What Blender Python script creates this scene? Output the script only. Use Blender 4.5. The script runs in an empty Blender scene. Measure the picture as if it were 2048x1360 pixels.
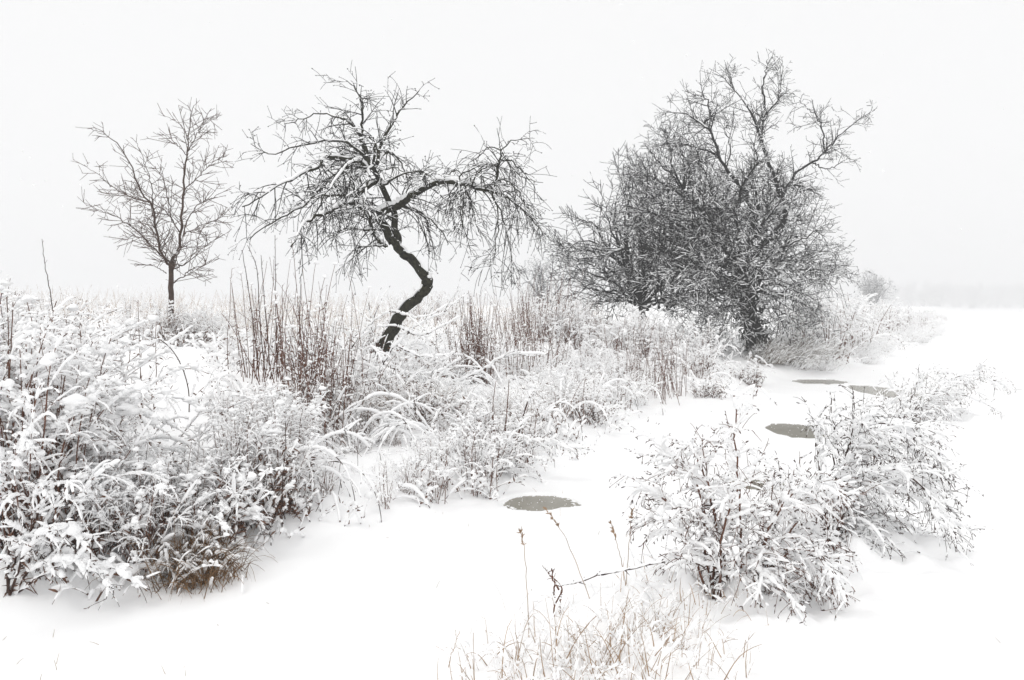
import bpy, bmesh, math
import numpy as np

# ------------------------------------------------------------------ camera, sky, sun, exposure
scene = bpy.context.scene
col = scene.collection
rng = np.random.default_rng(11)

CAM_H, HORIZON, FPX = 1.7, 612.0, 1600.0        # metres, and pixels of a 2048 x 1360 frame
PITCH = math.atan((680.0 - HORIZON) / FPX)
cam_data = bpy.data.cameras.new('camera')
cam_data.sensor_width = 36.0
cam_data.lens = FPX / 2048.0 * 36.0
cam_data.clip_end = 5000.0
cam_data.clip_start = 0.05
cam = bpy.data.objects.new('camera', cam_data)
cam.location = (0, 0, CAM_H)
cam.rotation_euler = (math.pi / 2 - PITCH, 0, 0)
col.objects.link(cam)
scene.camera = cam

SUN_EL, SUN_AZ = math.radians(55), math.radians(205)      # behind the camera, a little to its left
world = bpy.data.worlds.new('World')
scene.world = world
world.use_nodes = True
wn, wl = world.node_tree.nodes, world.node_tree.links
sky = wn.new('ShaderNodeTexSky')
sky.sky_type = 'NISHITA'
sky.sun_disc = False
sky.sun_elevation = SUN_EL
sky.sun_rotation = SUN_AZ
sky.dust_density = 4.0
hs = wn.new('ShaderNodeHueSaturation')
hs.inputs['Saturation'].default_value = 0.08
mixw = wn.new('ShaderNodeMix')
mixw.data_type = 'RGBA'
mixw.inputs[0].default_value = 0.88                 # an even cloud deck over the clear sky
mixw.inputs[7].default_value = (9.85, 9.85, 9.88, 1)
wl.new(sky.outputs[0], hs.inputs['Color'])
wl.new(hs.outputs[0], mixw.inputs[6])
wl.new(mixw.outputs[2], wn['Background'].inputs['Color'])
wn['Background'].inputs['Strength'].default_value = 0.1

sun_data = bpy.data.lights.new('sun', 'SUN')
sun_data.energy = 0.75
sun_data.angle = math.radians(25)
sun_data.color = (1.0, 0.985, 0.96)
sun = bpy.data.objects.new('sun', sun_data)
sun.rotation_euler = (math.pi / 2 - SUN_EL, 0, math.pi - SUN_AZ)
col.objects.link(sun)

vs = scene.view_settings
vs.view_transform = 'Standard'
vs.look = 'None'
vs.exposure = 0.11
vs.gamma = 1.0
vs.use_curve_mapping = False
scene.cycles.use_denoising = True
scene.cycles.volume_bounces = 1
scene.cycles.max_bounces = 8
scene.cycles.diffuse_bounces = 7
scene.cycles.use_adaptive_sampling = True
scene.cycles.adaptive_threshold = 0.015

# ------------------------------------------------------------------ helpers: pixels, noise, meshes
def at(px, py, Y):
    """world point on the picture ray (px, py) at depth Y metres in front of the camera's place"""
    x = (np.asarray(px, float) - 1024.0) / FPX
    y = (680.0 - np.asarray(py, float)) / FPX
    c, s = math.cos(PITCH), math.sin(PITCH)
    dy = c + y * s
    dz = -s + y * c
    t = np.asarray(Y, float) / dy
    return np.stack([x * t, dy * t, CAM_H + dz * t], -1)

def on_flat(px, py, z=0.0):
    x = (np.asarray(px, float) - 1024.0) / FPX
    y = (680.0 - np.asarray(py, float)) / FPX
    c, s = math.cos(PITCH), math.sin(PITCH)
    dz = -s + y * c
    t = (z - CAM_H) / dz
    return np.stack([x * t, (c + y * s) * t], -1)

_tab = np.random.default_rng(3).random((256, 256))
def vnoise(x, y):
    x = np.asarray(x, float); y = np.asarray(y, float)
    xi = np.floor(x).astype(int); yi = np.floor(y).astype(int)
    fx = x - xi; fy = y - yi
    fx = fx * fx * (3 - 2 * fx); fy = fy * fy * (3 - 2 * fy)
    a = _tab[xi & 255, yi & 255]; b = _tab[(xi + 1) & 255, yi & 255]
    c = _tab[xi & 255, (yi + 1) & 255]; d = _tab[(xi + 1) & 255, (yi + 1) & 255]
    return (a * (1 - fx) + b * fx) * (1 - fy) + (c * (1 - fx) + d * fx) * fy - 0.5
def fbm(x, y, o=3):
    v = 0; a = 1.0
    for k in range(o):
        v = v + a * vnoise(x * 2 ** k + 17.3 * k, y * 2 ** k + 5.1 * k); a *= 0.5
    return v
def sstep(a, b, x):
    t = np.clip((x - a) / (b - a), 0, 1)
    return t * t * (3 - 2 * t)

def unit(v):
    return v / np.maximum(np.linalg.norm(v, axis=-1, keepdims=True), 1e-9)

class MB:
    """collects arrays of vertices and of quads / triangles; build() links them as one mesh object"""
    def __init__(self):
        self.v = []; self.f3 = []; self.f4 = []; self.n = 0
    def add(self, v, quads=None, tris=None):
        v = np.asarray(v, np.float32).reshape(-1, 3)
        if quads is not None and len(quads): self.f4.append(np.asarray(quads, np.int64).reshape(-1, 4) + self.n)
        if tris is not None and len(tris): self.f3.append(np.asarray(tris, np.int64).reshape(-1, 3) + self.n)
        self.v.append(v); self.n += len(v)
        return self
    def mesh(self, name, mat, smooth=True, shift=None):
        me = bpy.data.meshes.new(name)
        v = np.concatenate(self.v) if self.v else np.zeros((0, 3), np.float32)
        if shift is not None: v = v - np.asarray(shift, np.float32)
        q = np.concatenate(self.f4) if self.f4 else np.zeros((0, 4), np.int64)
        t = np.concatenate(self.f3) if self.f3 else np.zeros((0, 3), np.int64)
        me.vertices.add(len(v)); me.vertices.foreach_set('co', v.ravel())
        li = np.concatenate([q.ravel(), t.ravel()]).astype(np.int32)
        tot = np.concatenate([np.full(len(q), 4), np.full(len(t), 3)]).astype(np.int32)
        st = np.concatenate([[0], np.cumsum(tot)[:-1]]).astype(np.int32) if len(tot) else np.zeros(0, np.int32)
        me.loops.add(len(li)); me.loops.foreach_set('vertex_index', li)
        me.polygons.add(len(tot))
        me.polygons.foreach_set('loop_start', st)
        me.polygons.foreach_set('loop_total', tot)
        me.polygons.foreach_set('use_smooth', np.full(len(tot), smooth))
        me.materials.append(mat)
        me.update(calc_edges=True); me.validate()
        return me
    def build(self, name, mat, parent=None, smooth=True, shift=None):
        o = bpy.data.objects.new(name, self.mesh(name, mat, smooth, shift))
        col.objects.link(o)
        if parent is not None: o.parent = parent
        return o

def tubes(mb, P, R, sides=4, snow=False, flat=1.0):
    """P [M,N,3] centre lines, R [M,N] radii -> open tubes that close to points where R is tiny"""
    P = np.asarray(P, float); R = np.asarray(R, float)
    if P.ndim == 2: P = P[None]; R = R[None]
    M, N = R.shape
    if M == 0: return
    T = unit(np.gradient(P, axis=1))
    if snow:
        ref = np.broadcast_to(np.array([0, 0, 1.0]), P.shape).copy()
        steep = np.abs(T[..., 2]) > 0.97
        ref[steep] = (0.3, 1, 0)
    else:
        m = np.abs(unit(P[:, -1] - P[:, 0]))
        k = np.argmin(m, 1)
        r0 = np.eye(3)[k]
        ref = np.broadcast_to(r0[:, None], P.shape)
    S = unit(np.cross(T, ref))
    U = np.cross(S, T)
    a = np.arange(sides) * 2 * math.pi / sides + (math.pi / 2 if snow else 0)
    ca, sa = np.cos(a), np.sin(a)
    V = P[:, :, None] + R[..., None, None] * (S[:, :, None] * ca[:, None] + U[:, :, None] * (sa * flat)[:, None])
    idx = np.arange(M * N * sides).reshape(M, N, sides)
    A = idx[:, :-1]; B = idx[:, 1:]
    Q = np.stack([A, np.roll(A, -1, 2), np.roll(B, -1, 2), B], -1).reshape(-1, 4)
    mb.add(V, quads=Q)

def ribbons(mb, P, W, Wdir=None):
    """flat blades: P [M,N,3], W [M,N] half widths"""
    P = np.asarray(P, float); M, N = W.shape
    if M == 0: return
    T = unit(np.gradient(P, axis=1))
    if Wdir is None:
        d = rng.normal(size=(M, 1, 3)); d[..., 2] *= 0.3
    else: d = Wdir[:, None]
    S = unit(np.cross(T, np.broadcast_to(d, P.shape)))
    V = np.stack([P + S * W[..., None], P - S * W[..., None]], 2)
    idx = np.arange(M * N * 2).reshape(M, N, 2)
    Q = np.stack([idx[:, :-1, 0], idx[:, :-1, 1], idx[:, 1:, 1], idx[:, 1:, 0]], -1)
    mb.add(V, quads=Q)

def _ico(sub):
    bm = bmesh.new(); bmesh.ops.create_icosphere(bm, subdivisions=sub, radius=1.0)
    v = np.array([x.co[:] for x in bm.verts]); f = np.array([[l.index for l in p.verts] for p in bm.faces]); bm.free()
    return v, f
ICO = {1: _ico(1), 2: _ico(2), 3: _ico(3)}
def blobs(mb, C, S, sub=2, rough=0.22):
    """soft lumps of snow: C [M,3] centres, S [M,3] half sizes"""
    C = np.asarray(C, float); S = np.asarray(S, float)
    v, f = ICO[sub]; M = len(C)
    if M == 0: return
    a = rng.random(M) * 6.283
    ph = rng.random((M, 1, 3)) * 20
    w = np.sin(v[None] * 3.1 + ph) ; n = (w[..., 0] + w[..., 1] * w[..., 2]) * rough + 1
    n = n * (1 + rng.normal(0, rough * 0.25, n.shape))
    q = v[None] * n[..., None] * S[:, None]
    q[..., 2] = np.where(q[..., 2] < 0, q[..., 2] * 0.55, q[..., 2])
    c, s = np.cos(a)[:, None], np.sin(a)[:, None]
    x = q[..., 0] * c - q[..., 1] * s; y = q[..., 0] * s + q[..., 1] * c
    V = np.stack([x, y, q[..., 2]], -1) + C[:, None]
    F = f[None] + (np.arange(M) * len(v))[:, None, None]
    mb.add(V, tris=F)

def grow(base, d, L, N, grav=0.0, wob=0.0, curve=1.0):
    """lines grown from base along d; grav bends them down more and more (curve), wob wanders"""
    base = np.asarray(base, float); d = unit(np.asarray(d, float)); M = len(base)
    L = np.broadcast_to(np.asarray(L, float), (M,)); grav = np.broadcast_to(np.asarray(grav, float), (M,))
    P = np.empty((M, N, 3)); P[:, 0] = base
    for k in range(1, N):
        P[:, k] = P[:, k - 1] + d * (L / (N - 1))[:, None]
        d = d + rng.normal(0, 1, d.shape) * wob
        d[:, 2] -= grav * (k / N) ** curve
        d = unit(d)
    return P
def taper(M, N, r0, r1, p=1.0):
    t = np.linspace(0, 1, N) ** p
    r0 = np.broadcast_to(np.asarray(r0, float), (M,)); r1 = np.broadcast_to(np.asarray(r1, float), (M,))
    return r0[:, None] * (1 - t) + r1[:, None] * t
def resample(P, N2):
    M, N = P.shape[:2]
    t = np.linspace(0, N - 1 - 1e-6, N2); i = t.astype(int); f = (t - i)[:, None] if P.ndim == 3 else (t - i)
    return P[:, i] * (1 - f) + P[:, i + 1] * f
def plen(P):
    return np.linalg.norm(np.diff(P, axis=1), axis=2).sum(1)
def spawn(P, R, dens, t0, t1, ang, zflat=1.0, up=0.0, least=0):
    """children along lines P: dens per metre between t0 and t1 -> bases, directions, parent radii, t, parent index"""
    M, N = R.shape
    n = rng.poisson(plen(P) * (t1 - t0) * dens); n = np.maximum(n, least)
    pi = np.repeat(np.arange(M), n); K = len(pi)
    t = t0 + (t1 - t0) * rng.random(K)
    x = np.minimum(t * (N - 1), N - 1 - 1e-6); i = x.astype(int); f = (x - i)[:, None]
    b = P[pi, i] * (1 - f) + P[pi, i + 1] * f
    T = unit(P[pi, i + 1] - P[pi, i])
    r = R[pi, i] * (1 - f[:, 0]) + R[pi, i + 1] * f[:, 0]
    q = rng.normal(size=(K, 3)); q[:, 2] *= zflat
    q = unit(q - (q * T).sum(1)[:, None] * T)
    a = np.radians(ang[0] + (ang[1] - ang[0]) * rng.random(K))[:, None]
    d = T * np.cos(a) + q * np.sin(a); d[:, 2] += up
    return b, unit(d), r, t, pi
def snow_on(mb, P, R, thick, N2=None, gap=0.35, sides=6, flat=0.8, vert=0.12, lump=0.5, bare=None, cap=0.6):
    """ropes of snow lying on the upper side of lines"""
    if len(P) == 0: return
    N2 = N2 or P.shape[1]
    R2 = resample(R, N2) if N2 != P.shape[1] else R
    P2 = resample(P, N2) if N2 != P.shape[1] else P
    T = unit(np.gradient(P2, axis=1))
    h = np.sqrt(T[..., 0] ** 2 + T[..., 1] ** 2)
    M = len(P)
    n = rng.random((M, N2)); n = (n + np.roll(n, 1, 1)) * 0.5
    keep = sstep(gap - 0.12, gap + 0.12, n)
    thick = np.broadcast_to(np.asarray(thick, float), (M,))[:, None]
    rs = thick * (vert + (1 - vert) * sstep(0.15, 0.8, h)) * (1 - lump + 2 * lump * rng.random((M, N2))) * keep
    rs = np.minimum(rs, cap * thick + R2 * (2.0 if cap > .3 else 1.35))
    if cap < .3: rs = rs * sstep(.005, .018, R2)
    if bare: rs = rs * (1 - sstep(bare, min(1.0, bare + .07), np.linspace(0, 1, N2)))[None]
    rs[:, 0] = 0; rs[:, -1] = 0; rs[:, 1] *= .85; rs[:, -2] *= .8
    rs = np.maximum(rs, 0.0004)
    C = P2.copy(); C[:, 0] = .25 * C[:, 0] + .75 * C[:, 1]; C[:, -1] = .25 * C[:, -1] + .75 * C[:, -2]
    lift = R2 * 0.6 + rs * 0.35; lift[:, 0] = lift[:, 1]; lift[:, -1] = lift[:, -2]
    C[..., 2] += lift
    tubes(mb, C, rs, sides, snow=True, flat=flat)

def catmull(pts, N):
    p = np.asarray(pts, float); p = np.vstack([2 * p[0] - p[1], p, 2 * p[-1] - p[-2]])
    n = len(p) - 3
    t = np.linspace(0, n - 1e-6, N); i = t.astype(int); f = (t - i)[:, None]
    a, b, c, d = p[i], p[i + 1], p[i + 2], p[i + 3]
    return 0.5 * (2 * b + (c - a) * f + (2 * a - 5 * b + 4 * c - d) * f ** 2 + (3 * b - a - 3 * c + d) * f ** 3)

# ------------------------------------------------------------------ materials
def mat(name, rgb, rough=0.8, var=0.25, scale=20.0, spec=0.2, bump=0.0, rgb2=None):
    m = bpy.data.materials.new(name); m.use_nodes = True
    n, l = m.node_tree.nodes, m.node_tree.links
    b = n['Principled BSDF']
    b.inputs['Roughness'].default_value = rough
    b.inputs['Specular IOR Level'].default_value = spec
    tc = n.new('ShaderNodeTexCoord'); nz = n.new('ShaderNodeTexNoise')
    nz.inputs['Scale'].default_value = scale; nz.inputs['Detail'].default_value = 4
    l.new(tc.outputs['Object'], nz.inputs['Vector'])
    cr = n.new('ShaderNodeValToRGB')
    c0 = [c * (1 - var) for c in rgb]; c1 = [min(1, c * (1 + var)) for c in rgb] if rgb2 is None else rgb2
    cr.color_ramp.elements[0].position = 0.3; cr.color_ramp.elements[0].color = (*c0, 1)
    cr.color_ramp.elements[1].position = 0.7; cr.color_ramp.elements[1].color = (*c1, 1)
    l.new(nz.outputs['Fac'], cr.inputs['Fac']); l.new(cr.outputs['Color'], b.inputs['Base Color'])
    if bump:
        bp = n.new('ShaderNodeBump'); bp.inputs['Strength'].default_value = bump; bp.inputs['Distance'].default_value = 0.01
        nz2 = n.new('ShaderNodeTexNoise'); nz2.inputs['Scale'].default_value = scale * 3; nz2.inputs['Detail'].default_value = 5
        l.new(tc.outputs['Object'], nz2.inputs['Vector'])
        l.new(nz2.outputs['Fac'], bp.inputs['Height']); l.new(bp.outputs['Normal'], b.inputs['Normal'])
    return m
M_SNOW = mat('snow', (0.968, 0.97, 0.973), 0.65, 0.012, 6, 0.2, 0.25)
M_GROUND = mat('snow_ground', (0.968, 0.97, 0.973), 0.65, 0.01, 1.5, 0.2, 0.12)
M_BARK = mat('bark_black', (0.018, 0.016, 0.014), 0.9, 0.5, 22, 0.1, 1.0, (0.052, 0.050, 0.032))
M_BARKR = mat('bark_reddish', (0.07, 0.045, 0.035), 0.85, 0.35, 18, 0.15, 0.6)
M_BARKG = mat('bark_grey', (0.024, 0.023, 0.023), 0.9, 0.35, 14, 0.15, 0.7)
M_TWIG = mat('twig_dark', (0.022, 0.020, 0.018), 0.85, 0.3, 5)
M_TWIGR = mat('twig_reddish', (0.10, 0.065, 0.052), 0.85, 0.3, 5)
M_TWIGG = mat('twig_grey', (0.030, 0.030, 0.031), 0.85, 0.3, 5)
M_STEM = mat('stem_brown', (0.128, 0.058, 0.038), 0.8, 0.4, 9)
M_STEMD = mat('stem_dark', (0.050, 0.027, 0.021), 0.8, 0.4, 9)
M_LEAF = mat('dead_leaf', (0.115, 0.058, 0.038), 0.9, 0.45, 25)
M_TAN = mat('straw', (0.34, 0.235, 0.155), 0.8, 0.35, 6)
M_TANP = mat('straw_pale', (0.46, 0.37, 0.30), 0.8, 0.3, 4)
M_GRASSB = mat('grass_brown', (0.17, 0.10, 0.05), 0.85, 0.5, 8)
M_GRASSG = mat('grass_greybrown', (0.16, 0.13, 0.10), 0.85, 0.4, 8)
M_IVY = mat('ivy', (0.02, 0.024, 0.018), 0.7, 0.4, 12)
M_FARTW = mat('far_twig', (0.10, 0.10, 0.105), 0.9, 0.2, 2)

def water_material():
    m = bpy.data.materials.new('muddy_water'); m.use_nodes = True
    n, l = m.node_tree.nodes, m.node_tree.links; b = n['Principled BSDF']
    b.inputs['Roughness'].default_value = 0.22; b.inputs['IOR'].default_value = 1.33
    tc = n.new('ShaderNodeTexCoord'); nz = n.new('ShaderNodeTexNoise'); nz.inputs['Scale'].default_value = 5
    l.new(tc.outputs['Object'], nz.inputs['Vector'])
    cr = n.new('ShaderNodeValToRGB')
    cr.color_ramp.elements[0].color = (0.20, 0.188, 0.150, 1); cr.color_ramp.elements[1].color = (0.29, 0.275, 0.228, 1)
    l.new(nz.outputs['Fac'], cr.inputs['Fac']); l.new(cr.outputs['Color'], b.inputs['Base Color'])
    return m
M_WATER = water_material()

def tag(o, label=None, cat=None, group=None, kind=None):
    if label: o['label'] = label
    if cat: o['category'] = cat
    if group: o['group'] = group
    if kind: o['kind'] = kind
    return o
def empty(name, loc=(0, 0, 0), label=None, cat=None, group=None):
    o = bpy.data.objects.new(name, None); o.location = loc; o.empty_display_size = 0.1; o['kind'] = 'thing'
    col.objects.link(o)
    return tag(o, label, cat, group)
def copy_tree(root):
    r = root.copy(); col.objects.link(r)
    for ch in root.children:
        c = ch.copy(); col.objects.link(c); c.parent = r
        for g in ch.children:
            d = g.copy(); col.objects.link(d); d.parent = c
    return r

# ------------------------------------------------------------------ the ground: flat snow, the bank, puddle hollows
_bpix = [(0, 1275), (180, 1215), (380, 1150), (650, 1075), (880, 1025), (1010, 1000), (1110, 955), (1180, 905), (1300, 815), (1480, 775), (1600, 758),
         (1690, 742), (1850, 692), (1905, 645)]
_b = on_flat([p[0] for p in _bpix], [p[1] for p in _bpix])
BND = np.vstack([[(-60, -60), (-14, -8), (-6.0, 0.6), (-3.9, 2.9)], _b, [(_b[-1] * 3.2)], [(_b[-1] * 9)]])
def bank_s(x, y):
    """signed distance from the foot of the bank, positive up the bank"""
    p = np.stack([np.asarray(x, float), np.asarray(y, float)], -1)
    best = np.full(p.shape[:-1], 1e9); sg = np.zeros(p.shape[:-1])
    for a, b in zip(BND[:-1], BND[1:]):
        ab = b - a; L2 = (ab ** 2).sum()
        t = np.clip(((p - a) @ ab) / L2, 0, 1)
        q = p - a - t[..., None] * ab
        d = np.sqrt((q ** 2).sum(-1))
        cr = ab[0] * q[..., 1] - ab[1] * q[..., 0]
        m = d < best
        best = np.where(m, d, best); sg = np.where(m, np.sign(cr), sg)
    return best * sg
PUD = []
def puddle(px0, px1, py0, py1, seed):
    a = on_flat((px0 + px1) / 2, py1, -0.02); b = on_flat((px0 + px1) / 2, py0, -0.02)
    c = (a + b) / 2; d = c[1]
    PUD.append((c[0], c[1], (px1 - px0) / 2 / FPX * d, (b[1] - a[1]) / 2, seed))
puddle(1012, 1148, 992, 1023, 1.3)
puddle(1538, 1655, 848, 880, 4.1)
puddle(1722, 1822, 772, 801, 7.7)
puddle(1588, 1690, 759, 769, 9.2)
puddle(1470, 1570, 956, 984, 12.5)
def pud_e(x, y, p):
    dx = (x - p[0]) / p[2]; dy = (y - p[1]) / p[3]
    e = np.sqrt(dx * dx + dy * dy); a = np.arctan2(dy, dx)
    return e * (1 + 0.30 * vnoise(np.cos(a) * 1.3 + p[4], np.sin(a) * 1.3 + p[4]) + 0.14 * vnoise(np.cos(a) * 5 + p[4] * 3, np.sin(a) * 5 + p[4]) + 0.05 * vnoise(x * 9, y * 9))
MOUNDS = [(0.62, 4.15, 0.75, 0.7, 0.10), (1.45, 4.6, 0.6, 0.5, 0.09), (2.35, 5.6, 0.9, 0.7, 0.07), (6.9, 11.4, 1.5, 1.0, 0.08), (-2.2, 12.5, 1.0, .9, -.2), (-6.0, 13.4, 1.2, 1.0, -.22)]
def gz(x, y):
    x = np.asarray(x, float); y = np.asarray(y, float)
    s = bank_s(x, y)
    up = np.maximum(s, 0)
    z = 1.38 * (1 - np.exp(-up / 5.0)) + 0.12 * sstep(0, 0.7, s)
    rough = sstep(-0.1, 1.2, s) * np.exp(-np.maximum(y - 10, 0) / 60)
    z = z + rough * (0.16 * fbm(x * 1.3, y * 1.3, 3) + 0.09 * fbm(x * 4.5, y * 4.5, 2))
    flat = 1 - sstep(-0.2, 1.0, s)
    z = z + flat * (0.07 * fbm(x * 0.35 + 3, y * 0.35, 3) + 0.034 * fbm(x * 1.3 + y * .5, y * 0.9 + 4, 3) + 0.008 * fbm(x * 7, y * 5, 2))
    z = z + 0.6 * fbm(x * 0.02, y * 0.02, 2) * sstep(40, 140, y)
    for mx, my, rx, ry, h in MOUNDS:
        e = ((x - mx) / rx) ** 2 + ((y - my) / ry) ** 2
        z = z + h * np.exp(-e * 1.2) * (1 + 2.6 * fbm(x * 6, y * 6, 2))
    for p in PUD:
        e = pud_e(x, y, p); w = 1 - sstep(1.0, 1.9, e)
        z = z * (1 - w) + 0.0 * w
        z = z - 0.13 * (1 - sstep(0.86, 1.10, e))
    return z
def graded(lo, hi, fine_lo, fine_hi, step, k):
    a = [fine_lo]; v = list(np.arange(fine_lo, fine_hi, step))
    s = step; x = v[-1]; up = []
    while x < hi: s = min(s * k, 30); x += s; up.append(x)
    s = step; x = v[0]; dn = []
    while x > lo: s = min(s * k, 30); x -= s; dn.append(x)
    return np.array(dn[::-1] + v + up)
gx = graded(-700, 700, -4.5, 6.5, 0.042, 1.045)
gy = graded(-60, 1400, 3.0, 10.5, 0.042, 1.022)
X, Y = np.meshgrid(gx, gy)
Z = gz(X.ravel(), Y.ravel())
nx, ny = len(gx), len(gy)
I = np.arange(nx * ny).reshape(ny, nx)
mb = MB()
mb.add(np.stack([X.ravel(), Y.ravel(), Z], -1), quads=np.stack([I[:-1, :-1], I[:-1, 1:], I[1:, 1:], I[1:, :-1]], -1))
tag(mb.build('snow_ground', M_GROUND), 'smooth white snow over the field, path and bank', None, None, 'structure')

for p in PUD:
    a = np.linspace(0, 2 * math.pi, 40, endpoint=False)
    mb = MB()
    ring = np.stack([p[0] + 1.35 * p[2] * np.cos(a), p[1] + 1.35 * p[3] * np.sin(a), np.full(40, -0.020)], -1)
    ring2 = ring.copy(); ring2[:, 2] -= 0.03
    k = np.arange(40); kn = (k + 1) % 40
    mb.add(np.vstack([ring, ring2, [[p[0], p[1], -0.020]]]), tris=np.stack([k, kn, np.full(40, 80)], -1), quads=np.stack([k, k + 40, kn + 40, kn], -1))
    tag(mb.build('puddle_water', M_WATER, smooth=False), 'muddy grey-green puddle of open water in the snow', None, None, 'structure')

sl = MB()
for p in PUD:
    n = 60; a = rng.random(n) * 6.283; q = 1.03 + rng.normal(.02, .04, n)
    x = p[0] + p[2] * np.cos(a) * q; y = p[1] + p[3] * np.sin(a) * q
    blobs(sl, np.stack([x, y, np.full(n, -.021)], -1), rng.uniform(.006, .018, (n, 1)) * np.stack([rng.uniform(.8, 1.8, n), rng.uniform(.8, 1.6, n), np.full(n, .45)], -1), 1, .3)
    m = 26; a = rng.random(m) * 6.283; q = rng.random(m) ** .5 * .95
    blobs(sl, np.stack([p[0] + p[2] * np.cos(a) * q, p[1] + p[3] * np.sin(a) * q, np.full(m, -.019)], -1), rng.uniform(.002, .0055, (m, 1)) * np.ones((1, 3)), 1, .3)
tag(sl.build('slush', M_SNOW), 'crumbs of snow and slush along the puddle rims', 'slush', None, 'stuff')

# ------------------------------------------------------------------ trees
def traced(path, Y0, Y1, N=18, wob=0.012):
    """a limb read off the picture, given its real depth from Y0 to Y1"""
    n = len(path); d = np.linspace(Y0, Y1, n)
    pts = at([p[0] for p in path], [p[1] for p in path], d)
    c = catmull(pts, N)
    c[1:-1] += rng.normal(0, wob, c[1:-1].shape)
    return c
def zoomed(path, ox, oy, k): return [(ox + x * k, oy + y * k) for x, y in path]

def rough_trunk(mb, P, R, sides, N=70):
    """a trunk with ridged, knobbly bark"""
    P2 = resample(P[None], N)[0]; R2 = resample(R[None], N)[0]
    T = unit(np.gradient(P2, axis=0)); S = unit(np.cross(T, [0, 1.0, 0])); U = np.cross(S, T)
    a = np.arange(sides) * 2 * math.pi / sides
    A, K = np.meshgrid(a, np.arange(N))
    rr = R2[:, None] * (1 + .22 * fbm(np.cos(A) * 2.2 + 9, K * .09 + np.sin(A) * 2.2, 3) + .10 * vnoise(np.cos(A) * 7, np.sin(A) * 7 + K * .12))
    V = P2[:, None] + rr[..., None] * (S[:, None] * np.cos(a)[:, None] + U[:, None] * np.sin(a)[:, None])
    idx = np.arange(N * sides).reshape(N, sides); A_, B_ = idx[:-1], idx[1:]
    mb.add(V, quads=np.stack([A_, np.roll(A_, -1, 1), np.roll(B_, -1, 1), B_], -1))
def finish_tree(name, root_loc, label, parts, limbs, limb_snow, m_bark):
    root = empty(name, root_loc, label, 'tree')
    for i, (P, R, sides) in enumerate(limbs):
        mb = MB()
        if i == 0 or sides >= 9: rough_trunk(mb, P, R, max(sides, 12), 70 if i == 0 else 40)
        else: tubes(mb, P, R, sides)
        o = mb.build('trunk' if i == 0 else 'limb', m_bark, root, shift=root_loc)
        if i and limb_snow:
            sm = MB(); k, lo, hi, gap = limb_snow
            snow_on(sm, P[None], R[None], min(max(R.mean() * k, lo), hi), 46, gap, 7, .95, .08, .5, None, .6 if k == 1.0 else .15)
            sm.build('snow_line', M_SNOW, o, shift=root_loc)
    for nm, mb, m in parts:
        o = mb.build(nm, m, root, shift=root_loc)
        o['kind'] = 'stuff'
    return root

def stack(limbs, N=18):
    P = np.stack([resample(l[0][None], N)[0] for l in limbs]); R = np.stack([resample(l[1][None], N)[0] for l in limbs])
    return P, R

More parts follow.
